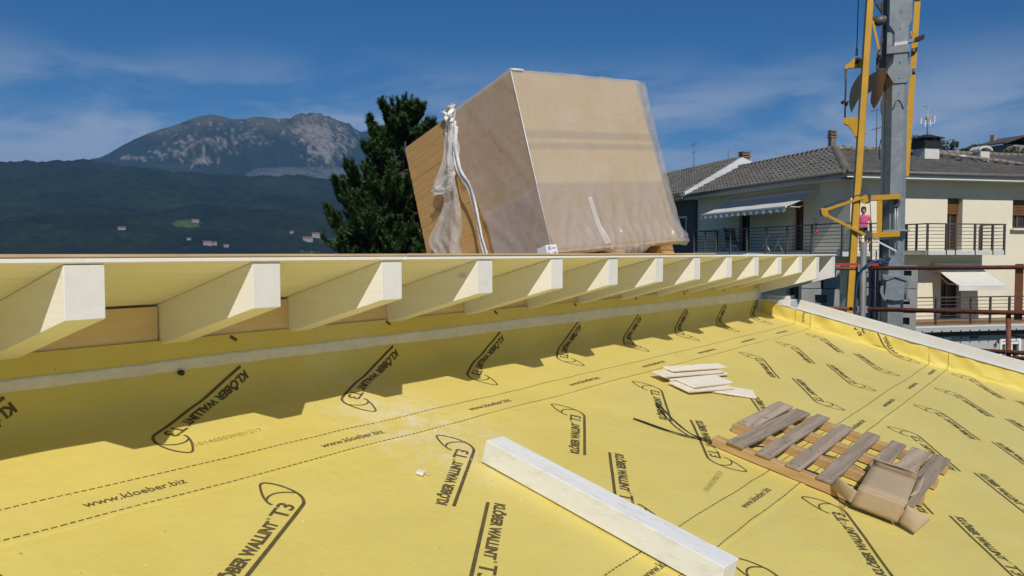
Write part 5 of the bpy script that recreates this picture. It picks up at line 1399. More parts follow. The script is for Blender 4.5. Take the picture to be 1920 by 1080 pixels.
# ================================================================== PERSON ON THE BALCONY
M['skin'] = mat('skin', (0.50, 0.27, 0.18), 0.6, var=0.06, bump=0)
M['pink'] = mat('pink shirt cloth', (0.72, 0.09, 0.26), 0.85, var=0.08, scale=8, bump=0.2, bscale=20)
M['black_cloth'] = mat('black shorts cloth', (0.018, 0.018, 0.02), 0.9, var=0.2)
M['hair'] = mat('dark brown hair', (0.035, 0.018, 0.012), 0.6, var=0.3, bump=0.4, bscale=60, stretch=(1, 1, 0.3))
def skin_mesh(verts, edges, radii, levels=2, root=0):
    me = bpy.data.meshes.new('figure'); me.from_pydata([tuple(v) for v in verts], edges, [])
    o = bpy.data.objects.new('figure', me); COL.objects.link(o)
    md = o.modifiers.new('skin', 'SKIN'); md.use_smooth_shade = True
    for i, r in enumerate(radii):
        rr = r if isinstance(r, tuple) else (r, r)
        me.skin_vertices[0].data[i].radius = rr
    me.skin_vertices[0].data[root].use_root = True
    sb = o.modifiers.new('sub', 'SUBSURF'); sb.levels = levels; sb.render_levels = levels
    bpy.context.view_layer.update()
    out = bpy.data.meshes.new_from_object(o.evaluated_get(bpy.context.evaluated_depsgraph_get()))
    bpy.data.objects.remove(o); bpy.data.meshes.remove(me)
    for p in out.polygons: p.use_smooth = True
    return out
pb_ = HP(-0.05, -0.80, 0.045)
per = thing('person', pb_, 'person in a pink shirt and black shorts looking down on the balcony behind the crane', 'person')
FX = (RIGHT * 0.92 - FLAT * 0.35).normalized(); FY = ZU.cross(FX)         # FX person's left in picture right; facing camera-ish
def BQ(x, y, z): return FX * x - FY * y * -1 * -1 + ZU * z
S_ = 0.94
def q(x, y, z): return (FX * x + FY * y + ZU * z) * S_      # y negative towards the camera
J = {'pelvis': q(0, 0, .90), 'waist': q(0, .01, 1.06), 'chest': q(0, 0, 1.25), 'neckb': q(0, -.02, 1.40), 'neck': q(0, -.05, 1.47), 'head': q(0, -.09, 1.55), 'crown': q(0, -.10, 1.64),
     'sl': q(-.17, -.01, 1.36), 'el': q(-.23, -.06, 1.10), 'wl': q(-.12, -.26, 1.00), 'hl': q(-.07, -.31, .99),
     'sr': q(.17, -.01, 1.36), 'er': q(.27, -.02, 1.12), 'wr': q(.17, -.24, 1.02), 'hr': q(.11, -.30, 1.00),
     'hipl': q(-.09, 0, .85), 'knl': q(-.10, -.02, .48), 'anl': q(-.10, .02, .09), 'fl': q(-.11, -.13, .035),
     'hipr': q(.09, 0, .85), 'knr': q(.10, -.02, .48), 'anr': q(.11, .02, .09), 'fr': q(.13, -.13, .035)}
R_ = {'pelvis': (.15, .11), 'waist': (.125, .09), 'chest': (.145, .10), 'neckb': .065, 'neck': .05, 'head': (.072, .088), 'crown': (.06, .07), 'sl': .055, 'el': .038, 'wl': .027, 'hl': .032, 'sr': .055, 'er': .038, 'wr': .027, 'hr': .032,
      'hipl': .085, 'knl': .055, 'anl': .036, 'fl': .033, 'hipr': .085, 'knr': .055, 'anr': .036, 'fr': .033}
ks = list(J); ix = {k: i for i, k in enumerate(ks)}
ed = [(ix[a], ix[c]) for a, c in (('pelvis', 'waist'), ('waist', 'chest'), ('chest', 'neckb'), ('neckb', 'neck'), ('neck', 'head'), ('head', 'crown'), ('chest', 'sl'), ('sl', 'el'), ('el', 'wl'), ('wl', 'hl'), ('chest', 'sr'), ('sr', 'er'), ('er', 'wr'), ('wr', 'hr'),
      ('pelvis', 'hipl'), ('hipl', 'knl'), ('knl', 'anl'), ('anl', 'fl'), ('pelvis', 'hipr'), ('hipr', 'knr'), ('knr', 'anr'), ('anr', 'fr'))]
put('body', skin_mesh([J[k] for k in ks], ed, [R_[k] for k in ks]), M['skin'], per)
def garment(name, keys, edges, rr, m):
    put(name, skin_mesh([J[k] if isinstance(k, str) else k for k in keys], edges, rr), M[m], per)
slv = J['sl'].lerp(J['el'], .55); srv = J['sr'].lerp(J['er'], .55); hem = q(0, 0, .93)
garment('shirt', [hem, J['waist'], J['chest'], q(0, -.01, 1.37), J['sl'], slv, J['sr'], srv], [(0, 1), (1, 2), (2, 3), (2, 4), (4, 5), (2, 6), (6, 7)], [(.165, .125), (.14, .108), (.16, .118), .085, .07, .062, .07, .062], 'pink')
kl = J['hipl'].lerp(J['knl'], .75); kr = J['hipr'].lerp(J['knr'], .75)
garment('shorts', [q(0, 0, .96), J['pelvis'], J['hipl'], kl, J['hipr'], kr], [(0, 1), (1, 2), (2, 3), (1, 4), (4, 5)], [(.16, .12), (.165, .125), .105, .085, .105, .085], 'black_cloth')
garment('hair', [q(0, .0, 1.62), q(0, -.09, 1.70), q(0, .02, 1.50)], [(1, 0), (0, 2)], [(.10, .095), (.075, .07), .06], 'hair')
for sx in (-.03, .03):
    b = MB(); b.lathe(pb_ + q(sx, -.165, 1.565), [(0, .011), (.006, .008)], 8, -FY); b.build('eye', M['black'], per)
b = MB(); b.lathe(pb_ + q(0, -.16, 1.545), [(-.02, .010), (.0, .014), (.016, .008)], 8, (-FY - ZU * 0.5)); b.build('nose', M['skin'], per)
b = MB(); b.obox(pb_ + q(0, -.155, 1.50), FX * .022, FY * .006, ZU * .005); b.build('mouth', M['pink'], per)
for sx in (-1, 1):
    for hk, wk in ((('hl', 'wl') if sx < 0 else ('hr', 'wr')),):
        d = (J[hk] - J[wk]).normalized(); s = d.cross(ZU).normalized()
        for k in range(4):
            p0 = pb_ + J[hk] + s * (k - 1.5) * 0.016; p1 = p0 + d * (.045 + .008 * (1 - abs(k - 1.5))) - ZU * .008; p2 = p1 + d * .022 - ZU * .03
            b = MB(); b.tube([p0, p1, p2], [.009, .008, .006], 6); b.build('finger', M['skin'], per)
        p0 = pb_ + J[wk].lerp(J[hk], .6) - s * sx * .025; b = MB(); b.tube([p0, p0 - s * sx * .025 + d * .03, p0 - s * sx * .025 + d * .055 - ZU * .01], [.010, .009, .007], 6); b.build('thumb', M['skin'], per)
# ================================================================== NUMPY NOISE FOR THE TERRAIN
def vnoise(x, y, seed=0):
    xi = np.floor(x).astype(np.int64); yi = np.floor(y).astype(np.int64)
    xf = x - xi; yf = y - yi
    def hsh(a, b_):
        h_ = (a * 374761393 + b_ * 668265263 + seed * 982451653) & 0x7fffffff
        h_ = ((h_ ^ (h_ >> 13)) * 1274126177) & 0x7fffffff
        return ((h_ ^ (h_ >> 16)) & 0xffff) / 65535.0
    u = xf * xf * (3 - 2 * xf); v = yf * yf * (3 - 2 * yf)
    return (hsh(xi, yi) * (1 - u) + hsh(xi + 1, yi) * u) * (1 - v) + (hsh(xi, yi + 1) * (1 - u) + hsh(xi + 1, yi + 1) * u) * v
def fbm(x, y, o=5, seed=0, gain=0.5):
    s = 0; a = 1; t = 0
    for i in range(o):
        s = s + a * vnoise(x, y, seed + i); t += a; a *= gain; x = x * 2.03 + 11.3; y = y * 2.03 + 5.7
    return s / t
def ridged(x, y, o=5, seed=0):
    s = 0; a = 1; t = 0
    for i in range(o):
        s = s + a * (1 - np.abs(2 * vnoise(x, y, seed + i) - 1)) ** 2; t += a; a *= 0.5; x = x * 2.1 + 3.1; y = y * 2.1 + 7.7
    return s / t
def terr_mat(name, build):
    m, nt, b = new_mat(name); build(m, nt, b); b.inputs['Roughness'].default_value = 0.95; b.inputs['Specular IOR Level'].default_value = 0.1
    return m
def polar_mesh(name, azs, rs, zf, attrs, m):
    A, R = np.meshgrid(azs, rs)
    Z = zf(A, R)
    fx = FLAT.x * np.cos(A) + RIGHT.x * np.sin(A); fy = FLAT.y * np.cos(A) + RIGHT.y * np.sin(A)
    X = fx * R; Y = fy * R
    nA, nR = len(azs), len(rs)
    me = bpy.data.meshes.new(name)
    co = np.stack([X, Y, Z], -1).reshape(-1, 3).astype(np.float32)
    idx = np.arange(nA * nR).reshape(nR, nA)
    q = np.stack([idx[:-1, 1:], idx[:-1, :-1], idx[1:, :-1], idx[1:, 1:]], -1).reshape(-1, 4)
    me.vertices.add(len(co)); me.vertices.foreach_set('co', co.ravel())
    me.loops.add(q.size); me.loops.foreach_set('vertex_index', q.ravel().astype(np.int32))
    me.polygons.add(len(q)); me.polygons.foreach_set('loop_start', np.arange(0, q.size, 4, dtype=np.int32)); me.polygons.foreach_set('loop_total', np.full(len(q), 4, np.int32))
    me.polygons.foreach_set('use_smooth', np.ones(len(q), bool))
    for an, f in attrs.items():
        at_ = me.attributes.new(an, 'FLOAT', 'POINT'); at_.data.foreach_set('value', f(A, R, Z).astype(np.float32).ravel())
    me.update(); me.validate()
    return put(name, me, m, None, (0, 0, 0))
def skyline(pts):
    xs = np.array([p[0] for p in pts], float); ys = np.array([p[1] for p in pts], float)
    a = np.arctan((xs - 960) / 1500); t = (474 - ys) / 1500 * np.cos(a)     # tangent of the elevation angle
    return lambda A: np.interp(A, a, t)

# ================================================================== FOREST HILL, MOUNTAIN, GROUND
hill_sk = skyline([(-3500, 330), (-1200, 300), (-300, 296), (0, 307), (100, 308), (170, 304), (210, 312), (300, 322), (450, 333), (600, 338), (800, 350), (1000, 350), (1150, 346), (1240, 352), (1400, 372), (1600, 400), (1920, 420), (3500, 440)])
R0, R1 = 1250.0, 2600.0
def hill_z(A, R, fine=True):
    top = hill_sk(A) * R1 + 7
    t = np.clip((R - R0) / (R1 - R0), 0, 1.25)
    base = np.where(t <= 1, t ** 1.15, 1 - (t - 1) * 0.6)
    z = -7 + top * base
    x = R * np.cos(A); y = R * np.sin(A)
    k = np.clip(t * 3, 0, 1) * np.clip((1.02 - t) * 6, 0.15, 1)
    z = z + k * (50 * (fbm(x / 330, y / 330, 3, 3) - 0.5) + 34 * (ridged(x / 420, y / 420, 2, 13) - 0.5))
    if fine:
        z = z + np.clip(t * 8, 0, 1) * (9.0 * (vnoise(x / 17, y / 17, 5) - 0.3) + 6.0 * vnoise(x / 8, y / 8, 6))
    return z
def field_mask(A, R, Z):
    px = 960 + 1500 * np.tan(A); py = 474 - Z / (R * np.cos(A)) * 1500
    f1 = ((px - 352) / 26) ** 2 + ((py - 420) / 7) ** 2 < 1 + 0.5 * (vnoise(px / 6, py / 3, 2) - .5)
    f2 = ((px - 640) / 50) ** 2 + ((py - 452) / 5) ** 2 < 0.8
    return np.where(f1, 1.0, np.where(f2, 0.4, 0.0))
def forest(m, nt, b):
    L = nt.links
    co = node(nt, 'ShaderNodeTexCoord')
    n1 = node(nt, 'ShaderNodeTexNoise', i_Scale=0.006, i_Detail=8.0, i_Roughness=0.65); L.new(co.outputs['Object'], n1.inputs['Vector'])
    n2 = node(nt, 'ShaderNodeTexNoise', i_Scale=0.07, i_Detail=4.0, i_Roughness=0.7); L.new(co.outputs['Object'], n2.inputs['Vector'])
    ad = node(nt, 'ShaderNodeMath', operation='MULTIPLY_ADD', i_1=0.8); L.new(n2.outputs[0], ad.inputs[0]); L.new(n1.outputs[0], ad.inputs[2])
    mr = node(nt, 'ShaderNodeMapRange', i_1=0.7, i_2=1.1); L.new(ad.outputs[0], mr.inputs[0])
    mx = node(nt, 'ShaderNodeMix', data_type='RGBA'); L.new(mr.outputs[0], mx.inputs['Factor'])
    mx.inputs[6].default_value = (0.005, 0.009, 0.007, 1); mx.inputs[7].default_value = (0.021, 0.032, 0.016, 1)
    at_ = node(nt, 'ShaderNodeAttribute', attribute_name='field')
    m2 = node(nt, 'ShaderNodeMix', data_type='RGBA'); L.new(at_.outputs['Fac'], m2.inputs['Factor']); L.new(mx.outputs[2], m2.inputs[6]); m2.inputs[7].default_value = (0.065, 0.095, 0.03, 1)
    L.new(m2.outputs[2], b.inputs['Base Color'])
azs = np.radians(np.linspace(-64, 58, 720))
o = polar_mesh('forest_hill', azs, np.concatenate([np.linspace(R0, R1 * 1.0, 210), np.linspace(R1 * 1.01, R1 * 1.25, 12)]), hill_z, {'field': field_mask}, terr_mat('forest', forest))
tag(o, 'dark wooded hillside rising behind the roof edge', None, None, 'structure')

mt_sk = skyline([(-900, 400), (-200, 380), (60, 335), (165, 303), (200, 294), (232, 276), (270, 257), (300, 246), (322, 241), (345, 232), (375, 222), (402, 217.5), (420, 220), (440, 226), (462, 225), (485, 221), (515, 224), (530, 227), (548, 222), (566, 216), (590, 213), (603, 216), (622, 222), (640, 229), (655, 233), (670, 244), (682, 249), (692, 246), (700, 251), (710, 246), (722, 250), (740, 262), (800, 290), (950, 330), (1200, 356), (1500, 420), (2600, 460)])
M0, M1 = 2950.0, 4300.0
def mt_z(A, R):
    pxa = 960 + 1500 * np.tan(A)
    jag = (fbm(pxa / 9, pxa * 0 + 2.0, 4, 61, .6) - 0.5) * np.where(pxa > 530, 9.0, 4.0) / 1500 * np.cos(A)
    top = (mt_sk(A) + jag) * M1
    t = np.clip((R - M0) / (M1 - M0), 0, 1.3)
    x = R * np.cos(A); y = R * np.sin(A)
    base = np.where(t <= 1, 0.12 + 0.88 * (0.45 * t + 0.55 * t ** 1.9), 1 - (t - 1) * 1.2)
    z = top * base
    k = np.clip(t * 2, 0, 1) * np.clip((1.0 - t) * 2.6, 0.0, 1)
    return z + k * (330 * (ridged(x / 560, y / 430, 6, 21) - 0.45) + 120 * (fbm(x / 110, y / 110, 4, 31) - 0.5))
def rock_mask(A, R, Z):
    px = 960 + 1500 * np.tan(A); py = 474 - Z / (R * np.cos(A)) * 1500
    m = 0
    for cx, cy, rx, ry, w in ((600, 258, 42, 26, 1.0), (618, 292, 26, 18, .9), (585, 245, 20, 14, .6), (390, 270, 55, 16, .62), (380, 303, 22, 7, 1.1), (250, 298, 26, 6, .8), (300, 290, 14, 9, .6), (335, 288, 26, 8, .6), (470, 262, 45, 14, .35), (655, 262, 22, 16, .6), (450, 240, 160, 16, .18), (712, 250, 16, 10, 1.0), (540, 250, 12, 6, .5)):
        m = m + w * np.exp(-((px - cx) / rx) ** 2 - ((py - cy) / ry) ** 2)
    n = 0.55 * fbm(px / 7, py / 6, 4, 41, .6) + 0.45 * fbm((px + 0.5 * py) / 2.4, py / 5.5, 4, 43, .65)
    return np.clip((m * 0.62 - 1.32 + n * 2.15) * 3.0, 0, 1) * (m > 0.05) * (0.45 + 0.55 * np.clip(fbm((px - py) / 1.6, py / 4, 4, 47, .7) * 5 - 1.9, 0, 1))
def grass_mask(A, R, Z):
    py = 474 - Z / (R * np.cos(A)) * 1500; px = 960 + 1500 * np.tan(A)
    return np.clip((258 + 12 * np.sin(px / 40) - py) / 26, 0, 1) * np.clip(fbm(px / 14, py / 9, 3, 51) * 2.2 - 0.35, 0, 1)
def mountain_m(m, nt, b):
    L = nt.links
    co = node(nt, 'ShaderNodeTexCoord')
    n1 = node(nt, 'ShaderNodeTexNoise', i_Scale=0.018, i_Detail=8.0, i_Roughness=0.7); L.new(co.outputs['Object'], n1.inputs['Vector'])
    mx = node(nt, 'ShaderNodeMix', data_type='RGBA'); L.new(n1.outputs[0], mx.inputs['Factor'])
    mx.inputs[6].default_value = (0.006, 0.012, 0.007, 1); mx.inputs[7].default_value = (0.026, 0.038, 0.020, 1)
    ag = node(nt, 'ShaderNodeAttribute', attribute_name='grass')
    m2 = node(nt, 'ShaderNodeMix', data_type='RGBA'); L.new(ag.outputs['Fac'], m2.inputs['Factor']); L.new(mx.outputs[2], m2.inputs[6]); m2.inputs[7].default_value = (0.075, 0.070, 0.034, 1)
    ar = node(nt, 'ShaderNodeAttribute', attribute_name='rock')
    n2 = node(nt, 'ShaderNodeTexNoise', i_Scale=0.02, i_Detail=8.0, i_Roughness=0.8); L.new(co.outputs['Object'], n2.inputs['Vector'])
    rk_ = node(nt, 'ShaderNodeMix', data_type='RGBA'); L.new(n2.outputs[0], rk_.inputs['Factor']); rk_.inputs[6].default_value = (0.06, 0.055, 0.05, 1); rk_.inputs[7].default_value = (0.40, 0.34, 0.295, 1)
    m3 = node(nt, 'ShaderNodeMix', data_type='RGBA'); L.new(ar.outputs['Fac'], m3.inputs['Factor']); L.new(m2.outputs[2], m3.inputs[6]); L.new(rk_.outputs[2], m3.inputs[7])
    L.new(m3.outputs[2], b.inputs['Base Color'])
o = polar_mesh('mountain', np.radians(np.linspace(-60, 45, 700)), np.concatenate([np.linspace(M0, M1, 190), np.linspace(M1 * 1.005, M1 * 1.25, 14)]), mt_z, {'rock': rock_mask, 'grass': grass_mask}, terr_mat('mountain', mountain_m))
tag(o, 'rocky grey mountain with two rounded summits on the skyline', None, None, 'structure')

g_ = MB(); N_ = 48
ring = [(math.cos(2 * math.pi * k / N_), math.sin(2 * math.pi * k / N_)) for k in range(N_)]
V = [(0, 0, -7.2)]; 
for r in (30, 120, 500, 2500, 8500): V += [(c * r, s * r, -7.2) for c, s in ring]
F = [(0, 1 + k, 1 + (k + 1) % N_) for k in range(N_)]
for q_ in range(4): F += [(1 + q_ * N_ + k, 1 + (q_ + 1) * N_ + k, 1 + (q_ + 1) * N_ + (k + 1) % N_, 1 + q_ * N_ + (k + 1) % N_) for k in range(N_)]
g_.add(V, F)
o = g_.build('ground', mat('valley ground', (0.075, 0.10, 0.04), 0.95, var=0.35, scale=0.05, bump=0.3, bscale=1.0, dirt=(0.16, 0.15, 0.12), dirt_amt=0.6, dirt_scale=0.02)); tag(o, kind='structure')

# farmhouses far away on the slope
M['far_white'] = mat('far white walls', (0.25, 0.24, 0.23), 0.9, var=0.05, bump=0)
M['far_roof'] = mat('far tiled roofs', (0.17, 0.10, 0.075), 0.9, var=0.1, bump=0)
def on_hill(px, py):
    A = math.atan((px - 960) / 1500); rs = np.linspace(R0, R1, 1500)
    z = hill_z(np.full_like(rs, A), rs); el = z / rs; tgt = (474 - py) / 1500 * math.cos(A)
    i = int(np.argmax(el > tgt)); r = rs[max(i, 1)]
    d = FLAT * math.cos(A) + RIGHT * math.sin(A)
    return Vector((d.x * r, d.y * r, float(hill_z(np.array([A]), np.array([r]))[0]))), d
FH = [(368, 417, 1.0, 'white farmhouse beside the pale green field on the wooded hill', 1), (230, 431, .9, 'white farmhouse farthest left on the wooded hill', 1), (390, 458.5, 1.0, 'left one of two white houses just above the roof edge on the hill', 1), (402, 459, .7, 'right one of two white houses just above the roof edge on the hill', 1),
      (578, 452.5, 1.3, 'pale long house left of the pine on the hill', 1), (593, 443, 1.0, 'pale brown house above the long pale house near the pine', 0), (425, 463, .6, 'tiny house right of the pair above the roof edge', 0), (355, 450, .5, 'tiny lone house midway below the green field', 1), (548, 437, .5, 'tiny house left above the long pale house', 1)]
for px, py, s_, lab, wh in FH:
    s_ *= 0.75
    p, d = on_hill(px, py); r_ = Vector((d.y, -d.x, 0)); 
    w_, dp, hh = 8.5 * s_, 5 * s_, 2.6 * s_; p = p + ZU * 2
    t = thing('farmhouse', p, lab, 'house', 'farmhouses on the wooded hill')
    b = MB(); b.obox(p + ZU * (hh / 2 - 5), r_ * w_, d * dp, ZU * (hh / 2 + 5)); b.build('wall', M['far_white'], t)
    a0 = p + ZU * hh
    b = MB(); b.prism([a0 - r_ * (w_ + .6) - d * (dp + .7), a0 - r_ * (w_ + .6) + d * (dp + .7), a0 - r_ * (w_ + .6) + ZU * 2.6 * s_], r_ * (2 * w_ + 1.2)); b.build('roof', M['far_roof'], t)

# low cloud lying in front of the mountain foot
cl = bpy.data.materials.new('low cloud vapour'); cl.use_nodes = True; nt = cl.node_tree; nt.nodes.clear()
ov = nt.nodes.new('ShaderNodeOutputMaterial'); pv = nt.nodes.new('ShaderNodeVolumePrincipled')
pv.inputs['Color'].default_value = (0.93, 0.95, 1, 1); pv.inputs['Density'].default_value = 0.0065; pv.inputs['Anisotropy'].default_value = 0.2
nt.links.new(pv.outputs[0], ov.inputs['Volume'])
def puff(px, py, dist, rx, ry, b):
    A = math.atan((px - 960) / 1500); d = FLAT * math.cos(A) + RIGHT * math.sin(A); r_ = Vector((d.y, -d.x, 0))
    c = d * dist + ZU * ((474 - py) / 1500 * dist * math.cos(A))
    V = []; nu, nv = 20, 10
    for j in range(nv + 1):
        th_ = math.pi * j / nv
        for i in range(nu):
            ph = 2 * math.pi * i / nu
            p = Vector((math.sin(th_) * math.cos(ph), math.sin(th_) * math.sin(ph), math.cos(th_)))
            w_ = 1 + 0.35 * mnoise.noise(p * 1.6 + c * 0.01)
            V.append(c + (r_ * p.x * rx + d * p.y * rx * 0.5 + ZU * p.z * ry) * w_)
    b.add(V, [((j + 1) * nu + i, (j + 1) * nu + (i + 1) % nu, j * nu + (i + 1) % nu, j * nu + i) for j in range(nv) for i in range(nu)], True)
b = MB()
for px, py, rx, ry in ((650, 331, 150, 32), (600, 331, 120, 34), (545, 330, 140, 30), (505, 331, 90, 20)):
    puff(px, py, 2800, rx * .9, ry * .9, b)
o = b.build('low_cloud', cl); tag(o, 'thin pale cloud bank lying before the foot of the mountain', None, None, 'stuff')
b = MB()
for px, py, rx, ry in ((335, 318, 70, 22), (355, 324, 60, 16)): puff(px, py, 2800, rx * .9, ry * .9, b)
cl2 = cl.copy(); cl2.node_tree.nodes['Principled Volume'].inputs['Density'].default_value = 0.0016
o = b.build('cloud_wisp', cl2); tag(o, 'faint wisp of cloud left of the cloud bank', None, None, 'stuff')

# air
b = MB(); b.box((-9000, -9000, -40), (9000, 9000, 860))
hz = bpy.data.materials.new('haze'); hz.use_nodes = True; nt = hz.node_tree; nt.nodes.clear()
ov = nt.nodes.new('ShaderNodeOutputMaterial'); pv = nt.nodes.new('ShaderNodeVolumePrincipled')
pv.inputs['Color'].default_value = (0.20, 0.50, 1.0, 1); pv.inputs['Density'].default_value = 0.00010; pv.inputs['Anisotropy'].default_value = 0.0
nt.links.new(pv.outputs[0], ov.inputs['Volume'])
o = b.build('haze', hz); tag(o, kind='stuff')

# ================================================================== TREES AND BUSHES
M['bark'] = mat('pine bark', (0.09, 0.06, 0.045), 0.95, var=0.3, scale=6, bump=0.6, bscale=20)
def leafy(name, c0, c1, rough=0.6, tr=0.15):
    m, nt, b = new_mat(name); L = nt.links
    co = node(nt, 'ShaderNodeTexCoord'); n1 = node(nt, 'ShaderNodeTexNoise', i_Scale=1.7, i_Detail=4.0); L.new(co.outputs['Object'], n1.inputs['Vector'])
    n2 = node(nt, 'ShaderNodeTexNoise', i_Scale=14.0, i_Detail=2.0); L.new(co.outputs['Object'], n2.inputs['Vector'])
    ad = node(nt, 'ShaderNodeMath', operation='MULTIPLY_ADD', i_1=0.6); L.new(n2.outputs[0], ad.inputs[0]); L.new(n1.outputs[0], ad.inputs[2])
    mr = node(nt, 'ShaderNodeMapRange', i_1=0.55, i_2=1.05); L.new(ad.outputs[0], mr.inputs[0])
    mx = node(nt, 'ShaderNodeMix', data_type='RGBA'); L.new(mr.outputs[0], mx.inputs['Factor']); mx.inputs[6].default_value = c4(c0); mx.inputs[7].default_value = c4(c1)
    L.new(mx.outputs[2], b.inputs['Base Color']); b.inputs['Roughness'].default_value = rough; b.inputs['Specular IOR Level'].default_value = 0.25
    return m
M['needles'] = leafy('pine needles', (0.020, 0.048, 0.014), (0.062, 0.115, 0.030))
M['leaves'] = leafy('bush leaves', (0.030, 0.055, 0.016), (0.085, 0.125, 0.035))
TD = 25.0
TB = FLAT * TD + RIGHT * ((757 - 960) / 1500 * TD) + ZU * -7.2
pine = thing('pine_tree', TB, 'dark green pine with upswept tufted branches left of the wrapped stack', 'tree')
TOP = 11.95
b = MB(); b.tube([TB + Vector((0.05 * math.sin(z), 0.05 * math.cos(z * .7), z)) for z in np.linspace(0, TOP - 0.3, 14)], [0.24 * (1 - z / TOP) ** 0.8 + 0.025 for z in np.linspace(0, TOP - 0.3, 14)], 9); b.build('trunk', M['bark'], pine)
rnd = random.Random(11)
limb = MB(); shoots = []
def grow(p, d, L_, depth):
    """a limb that droops out and turns up at its end; shoots sit on its outer part"""
    n = 7; pts = [p]; dd = d.copy()
    for i in range(n):
        dd = (dd + ZU * (0.02 + 0.30 * (i / n) ** 1.6) + Vector((rnd.gauss(0, .06), rnd.gauss(0, .06), rnd.gauss(0, .03)))).normalized()
        pts.append(pts[-1] + dd * L_ / n)
    r0 = 0.011 + 0.016 * L_
    limb.tube(pts, [r0 * (1 - 0.8 * i / n) for i in range(n + 1)], 5, False)
    shoots.append((pts[-1], dd, 1.0))
    for i in range(2, n + 1):
        a_ = (pts[i] - pts[i - 1]).normalized(); f = i / n
        if depth > 0:
            for k in range(3 if L_ > 0.7 else 2):
                s = a_.cross(ZU).normalized() * rnd.choice((-1, 1))
                d2 = (a_ * 0.75 + s * rnd.uniform(.4, .95) + ZU * rnd.uniform(.05, .7)).normalized()
                grow(pts[i], d2, L_ * rnd.uniform(.26, .44) * (1.15 - 0.5 * f), depth - 1)
        else:
            for k in range(2):
                d2 = (a_ * .6 + Vector((rnd.gauss(0, .4), rnd.gauss(0, .4), rnd.uniform(0.3, 1.3)))).normalized()
                shoots.append((pts[i], d2, rnd.uniform(.6, 1)))
z = TOP - 0.55
# crown outline measured from the top: depth below the tip -> reach
reach = lambda dz: np.interp(dz, [0, 0.5, 1.0, 1.6, 2.4, 3.0, 3.8, 5.0, 7.5, 10], [0.26, 0.5, 0.85, 1.15, 1.5, 1.85, 2.35, 2.65, 2.75, 2.4])
for k in range(5):
    d = Vector((math.cos(k * 1.3) * .45, math.sin(k * 1.3) * .45, 1)).normalized(); grow(TB + ZU * (TOP - 0.75), d, rnd.uniform(.45, .75), 0)
shoots.append((TB + ZU * (TOP - .35), ZU.copy(), 1.2)); shoots.append((TB + ZU * (TOP - .15), ZU.copy(), 1.0))
while z > 4.2:
    dz = TOP - z; n = rnd.choice((5, 5, 6)) if dz < 3 else rnd.choice((5, 6, 7)); a0 = rnd.random() * 6.28
    for i in range(n):
        a = a0 + 6.283 * i / n + rnd.gauss(0, .2)
        L_ = float(reach(dz)) * rnd.uniform(.72, 1.12)
        up = lerp(0.75, 0.02, min(1, dz / 3.0)) + rnd.gauss(0, .08)
        grow(TB + ZU * (z + rnd.gauss(0, .08)), Vector((math.cos(a), math.sin(a), up)).normalized(), L_, 1 if L_ > 0.6 else 0)
    z -= rnd.uniform(.36, .48) if dz < 5.2 else rnd.uniform(.6, .8)
o = limb.build('limbs', M['bark'], pine); o['kind'] = 'stuff'
V = []; F = []; SM = 0
nr_ = np.random.RandomState(3)
for p, d, s_ in shoots:
    L_ = rnd.uniform(.24, .42) * s_
    a_ = d.orthogonal().normalized(); c_ = d.cross(a_)
    nn = 44 if p.z > -1.0 else 12
    for k in range(nn):
        q_ = rnd.random(); an = rnd.random() * 6.283
        out = (a_ * math.cos(an) + c_ * math.sin(an))
        nd = (out * rnd.uniform(.55, 1.0) + d * rnd.uniform(.45, 1.1)).normalized()
        base = p + d * (L_ * (q_ - 0.35)); ln = rnd.uniform(.08, .14); w_ = nd.cross(out + d * .3).normalized() * (0.010 if p.z > -1 else 0.018)
        i0 = len(V); V += [tuple(base - w_), tuple(base + w_), tuple(base + nd * ln)]; F.append((i0, i0 + 1, i0 + 2))
b = MB(); b.v = V; b.f = F; b.sm = [False] * len(F)
o = b.build('crown', M['needles'], pine); o['kind'] = 'stuff'

def bush(px, py, dist, rx, rz, label, n=2600, name='tree', leaf=0.13, cat='tree', m='leaves'):
    A = math.atan((px - 960) / 1500)
    c = FLAT * dist + RIGHT * ((px - 960) / 1500 * dist) + ZU * ((474 - py) / 1500 * dist)
    base = Vector((c.x, c.y, c.z - rz * 2.6))
    t = thing(name, base, label, cat)
    b = MB(); b.tube([base, base.lerp(c, .6), c], [rx * .09, rx * .06, rx * .02], 7); b.build('trunk', M['bark'], t)
    V = []; F = []
    lobes = [(Vector((rnd.uniform(-.75, .75) * rx, rnd.uniform(-.75, .75) * rx, rnd.uniform(-.6, .65) * rz)), rnd.uniform(.28, .5)) for _ in range(16)]
    for i in range(n):
        lc, lr = rnd.choice(lobes); q_ = Vector((rnd.gauss(0, 1), rnd.gauss(0, 1), rnd.gauss(0, 1))).normalized() * (rnd.random() ** .4)
        p = c + lc + Vector((q_.x * rx, q_.y * rx, q_.z * rz)) * lr
        u_ = Vector((rnd.gauss(0, 1), rnd.gauss(0, 1), rnd.gauss(0, .6))).normalized(); v_ = u_.orthogonal().normalized(); s_ = leaf * rnd.uniform(.6, 1.3)
        i0 = len(V); V += [tuple(p - u_ * s_), tuple(p + v_ * s_ * .5), tuple(p + u_ * s_), tuple(p - v_ * s_ * .5)]; F.append((i0, i0 + 1, i0 + 2, i0 + 3))
    b = MB(); b.v = V; b.f = F; b.sm = [False] * len(F); o = b.build('crown', M[m], t); o['kind'] = 'stuff'
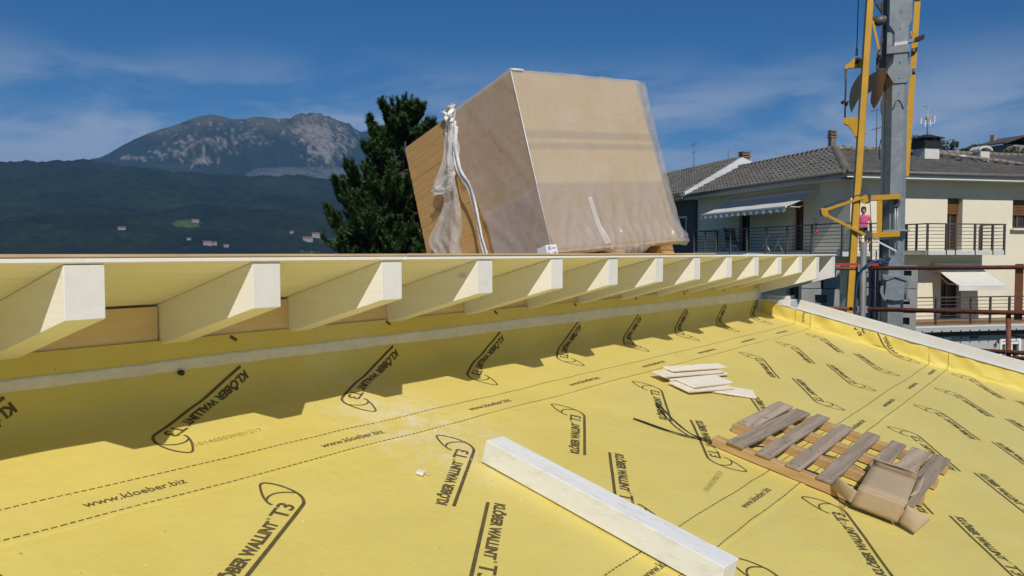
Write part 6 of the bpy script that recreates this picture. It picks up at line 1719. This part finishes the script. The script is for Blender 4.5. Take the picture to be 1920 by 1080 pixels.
bush(1726, 276, 62, 1.5, 0.95, 'round green tree top showing above the roof right of the mast', 3000, leaf=.12)
bush(1762, 284, 64, 1.2, 0.7, 'lower green tree top beside the hooded chimney', 1600, leaf=.12)
bush(1826, 288, 75, 1.6, 0.9, 'dark tree left of the far chalet above the roof', 2400, leaf=.14)
bush(1915, 292, 80, 1.8, 0.9, 'dark tree at the right edge beside the far chalet', 2000, leaf=.14)
bush(583, 480, 24, .35, .16, 'low green shoots peeping over the roof edge left of the pine', 260, 'shrub', .05, 'shrub')
# chalet on the rise behind
cc = FLAT * 85 + RIGHT * ((1868 - 960) / 1500 * 85)
cz = (474 - 300) / 1500 * 85
chal = thing('chalet', cc + ZU * (cz - 4), 'far chalet with wide dark roof and red balcony above the roof ridge', 'house')
ca_, cb_ = az(70), az(-20)
M['chalet_roof'] = mat('chalet roof', (0.085, 0.07, 0.065), 0.9, var=0.15)
b = MB(); b.obox(cc + ZU * (cz - 2), ca_ * 1.9, cb_ * 2.4, ZU * 3.2); b.build('wall', M['far_white'], chal)
r0 = cc + ZU * (cz + 1.15)
b = MB(); b.prism([r0 - ca_ * 2.9, r0 - ca_ * 2.9 + ZU * .14, r0 - ca_ * 0.2 + ZU * 1.0, r0 + ca_ * 3.0 + ZU * .12, r0 + ca_ * 3.0, r0 - ca_ * 0.2 + ZU * .84], cb_ * 3.4); b.v = [tuple(Vector(v) - cb_ * 3.0) for v in b.v]; b.build('roof', M['chalet_roof'], chal)
b = MB(); b.obox(cc - cb_ * 2.7 + ZU * (cz + 0.15), ca_ * 1.9, cb_ * .3, ZU * .28); b.build('balcony', M['red'], chal)
for k in (-1.0, 0.9):
    b = MB(); b.obox(cc - cb_ * 2.41 + ca_ * k + ZU * (cz + 0.72), ca_ * .3, cb_ * .02, ZU * .3); b.build('window', M['glass'], chal)
b = MB(); b.obox(r0 - ca_ * 0.9 + ZU * 0.95, ca_ * .22, cb_ * .22, ZU * .4); b.build('chimney', M['far_white'], chal)
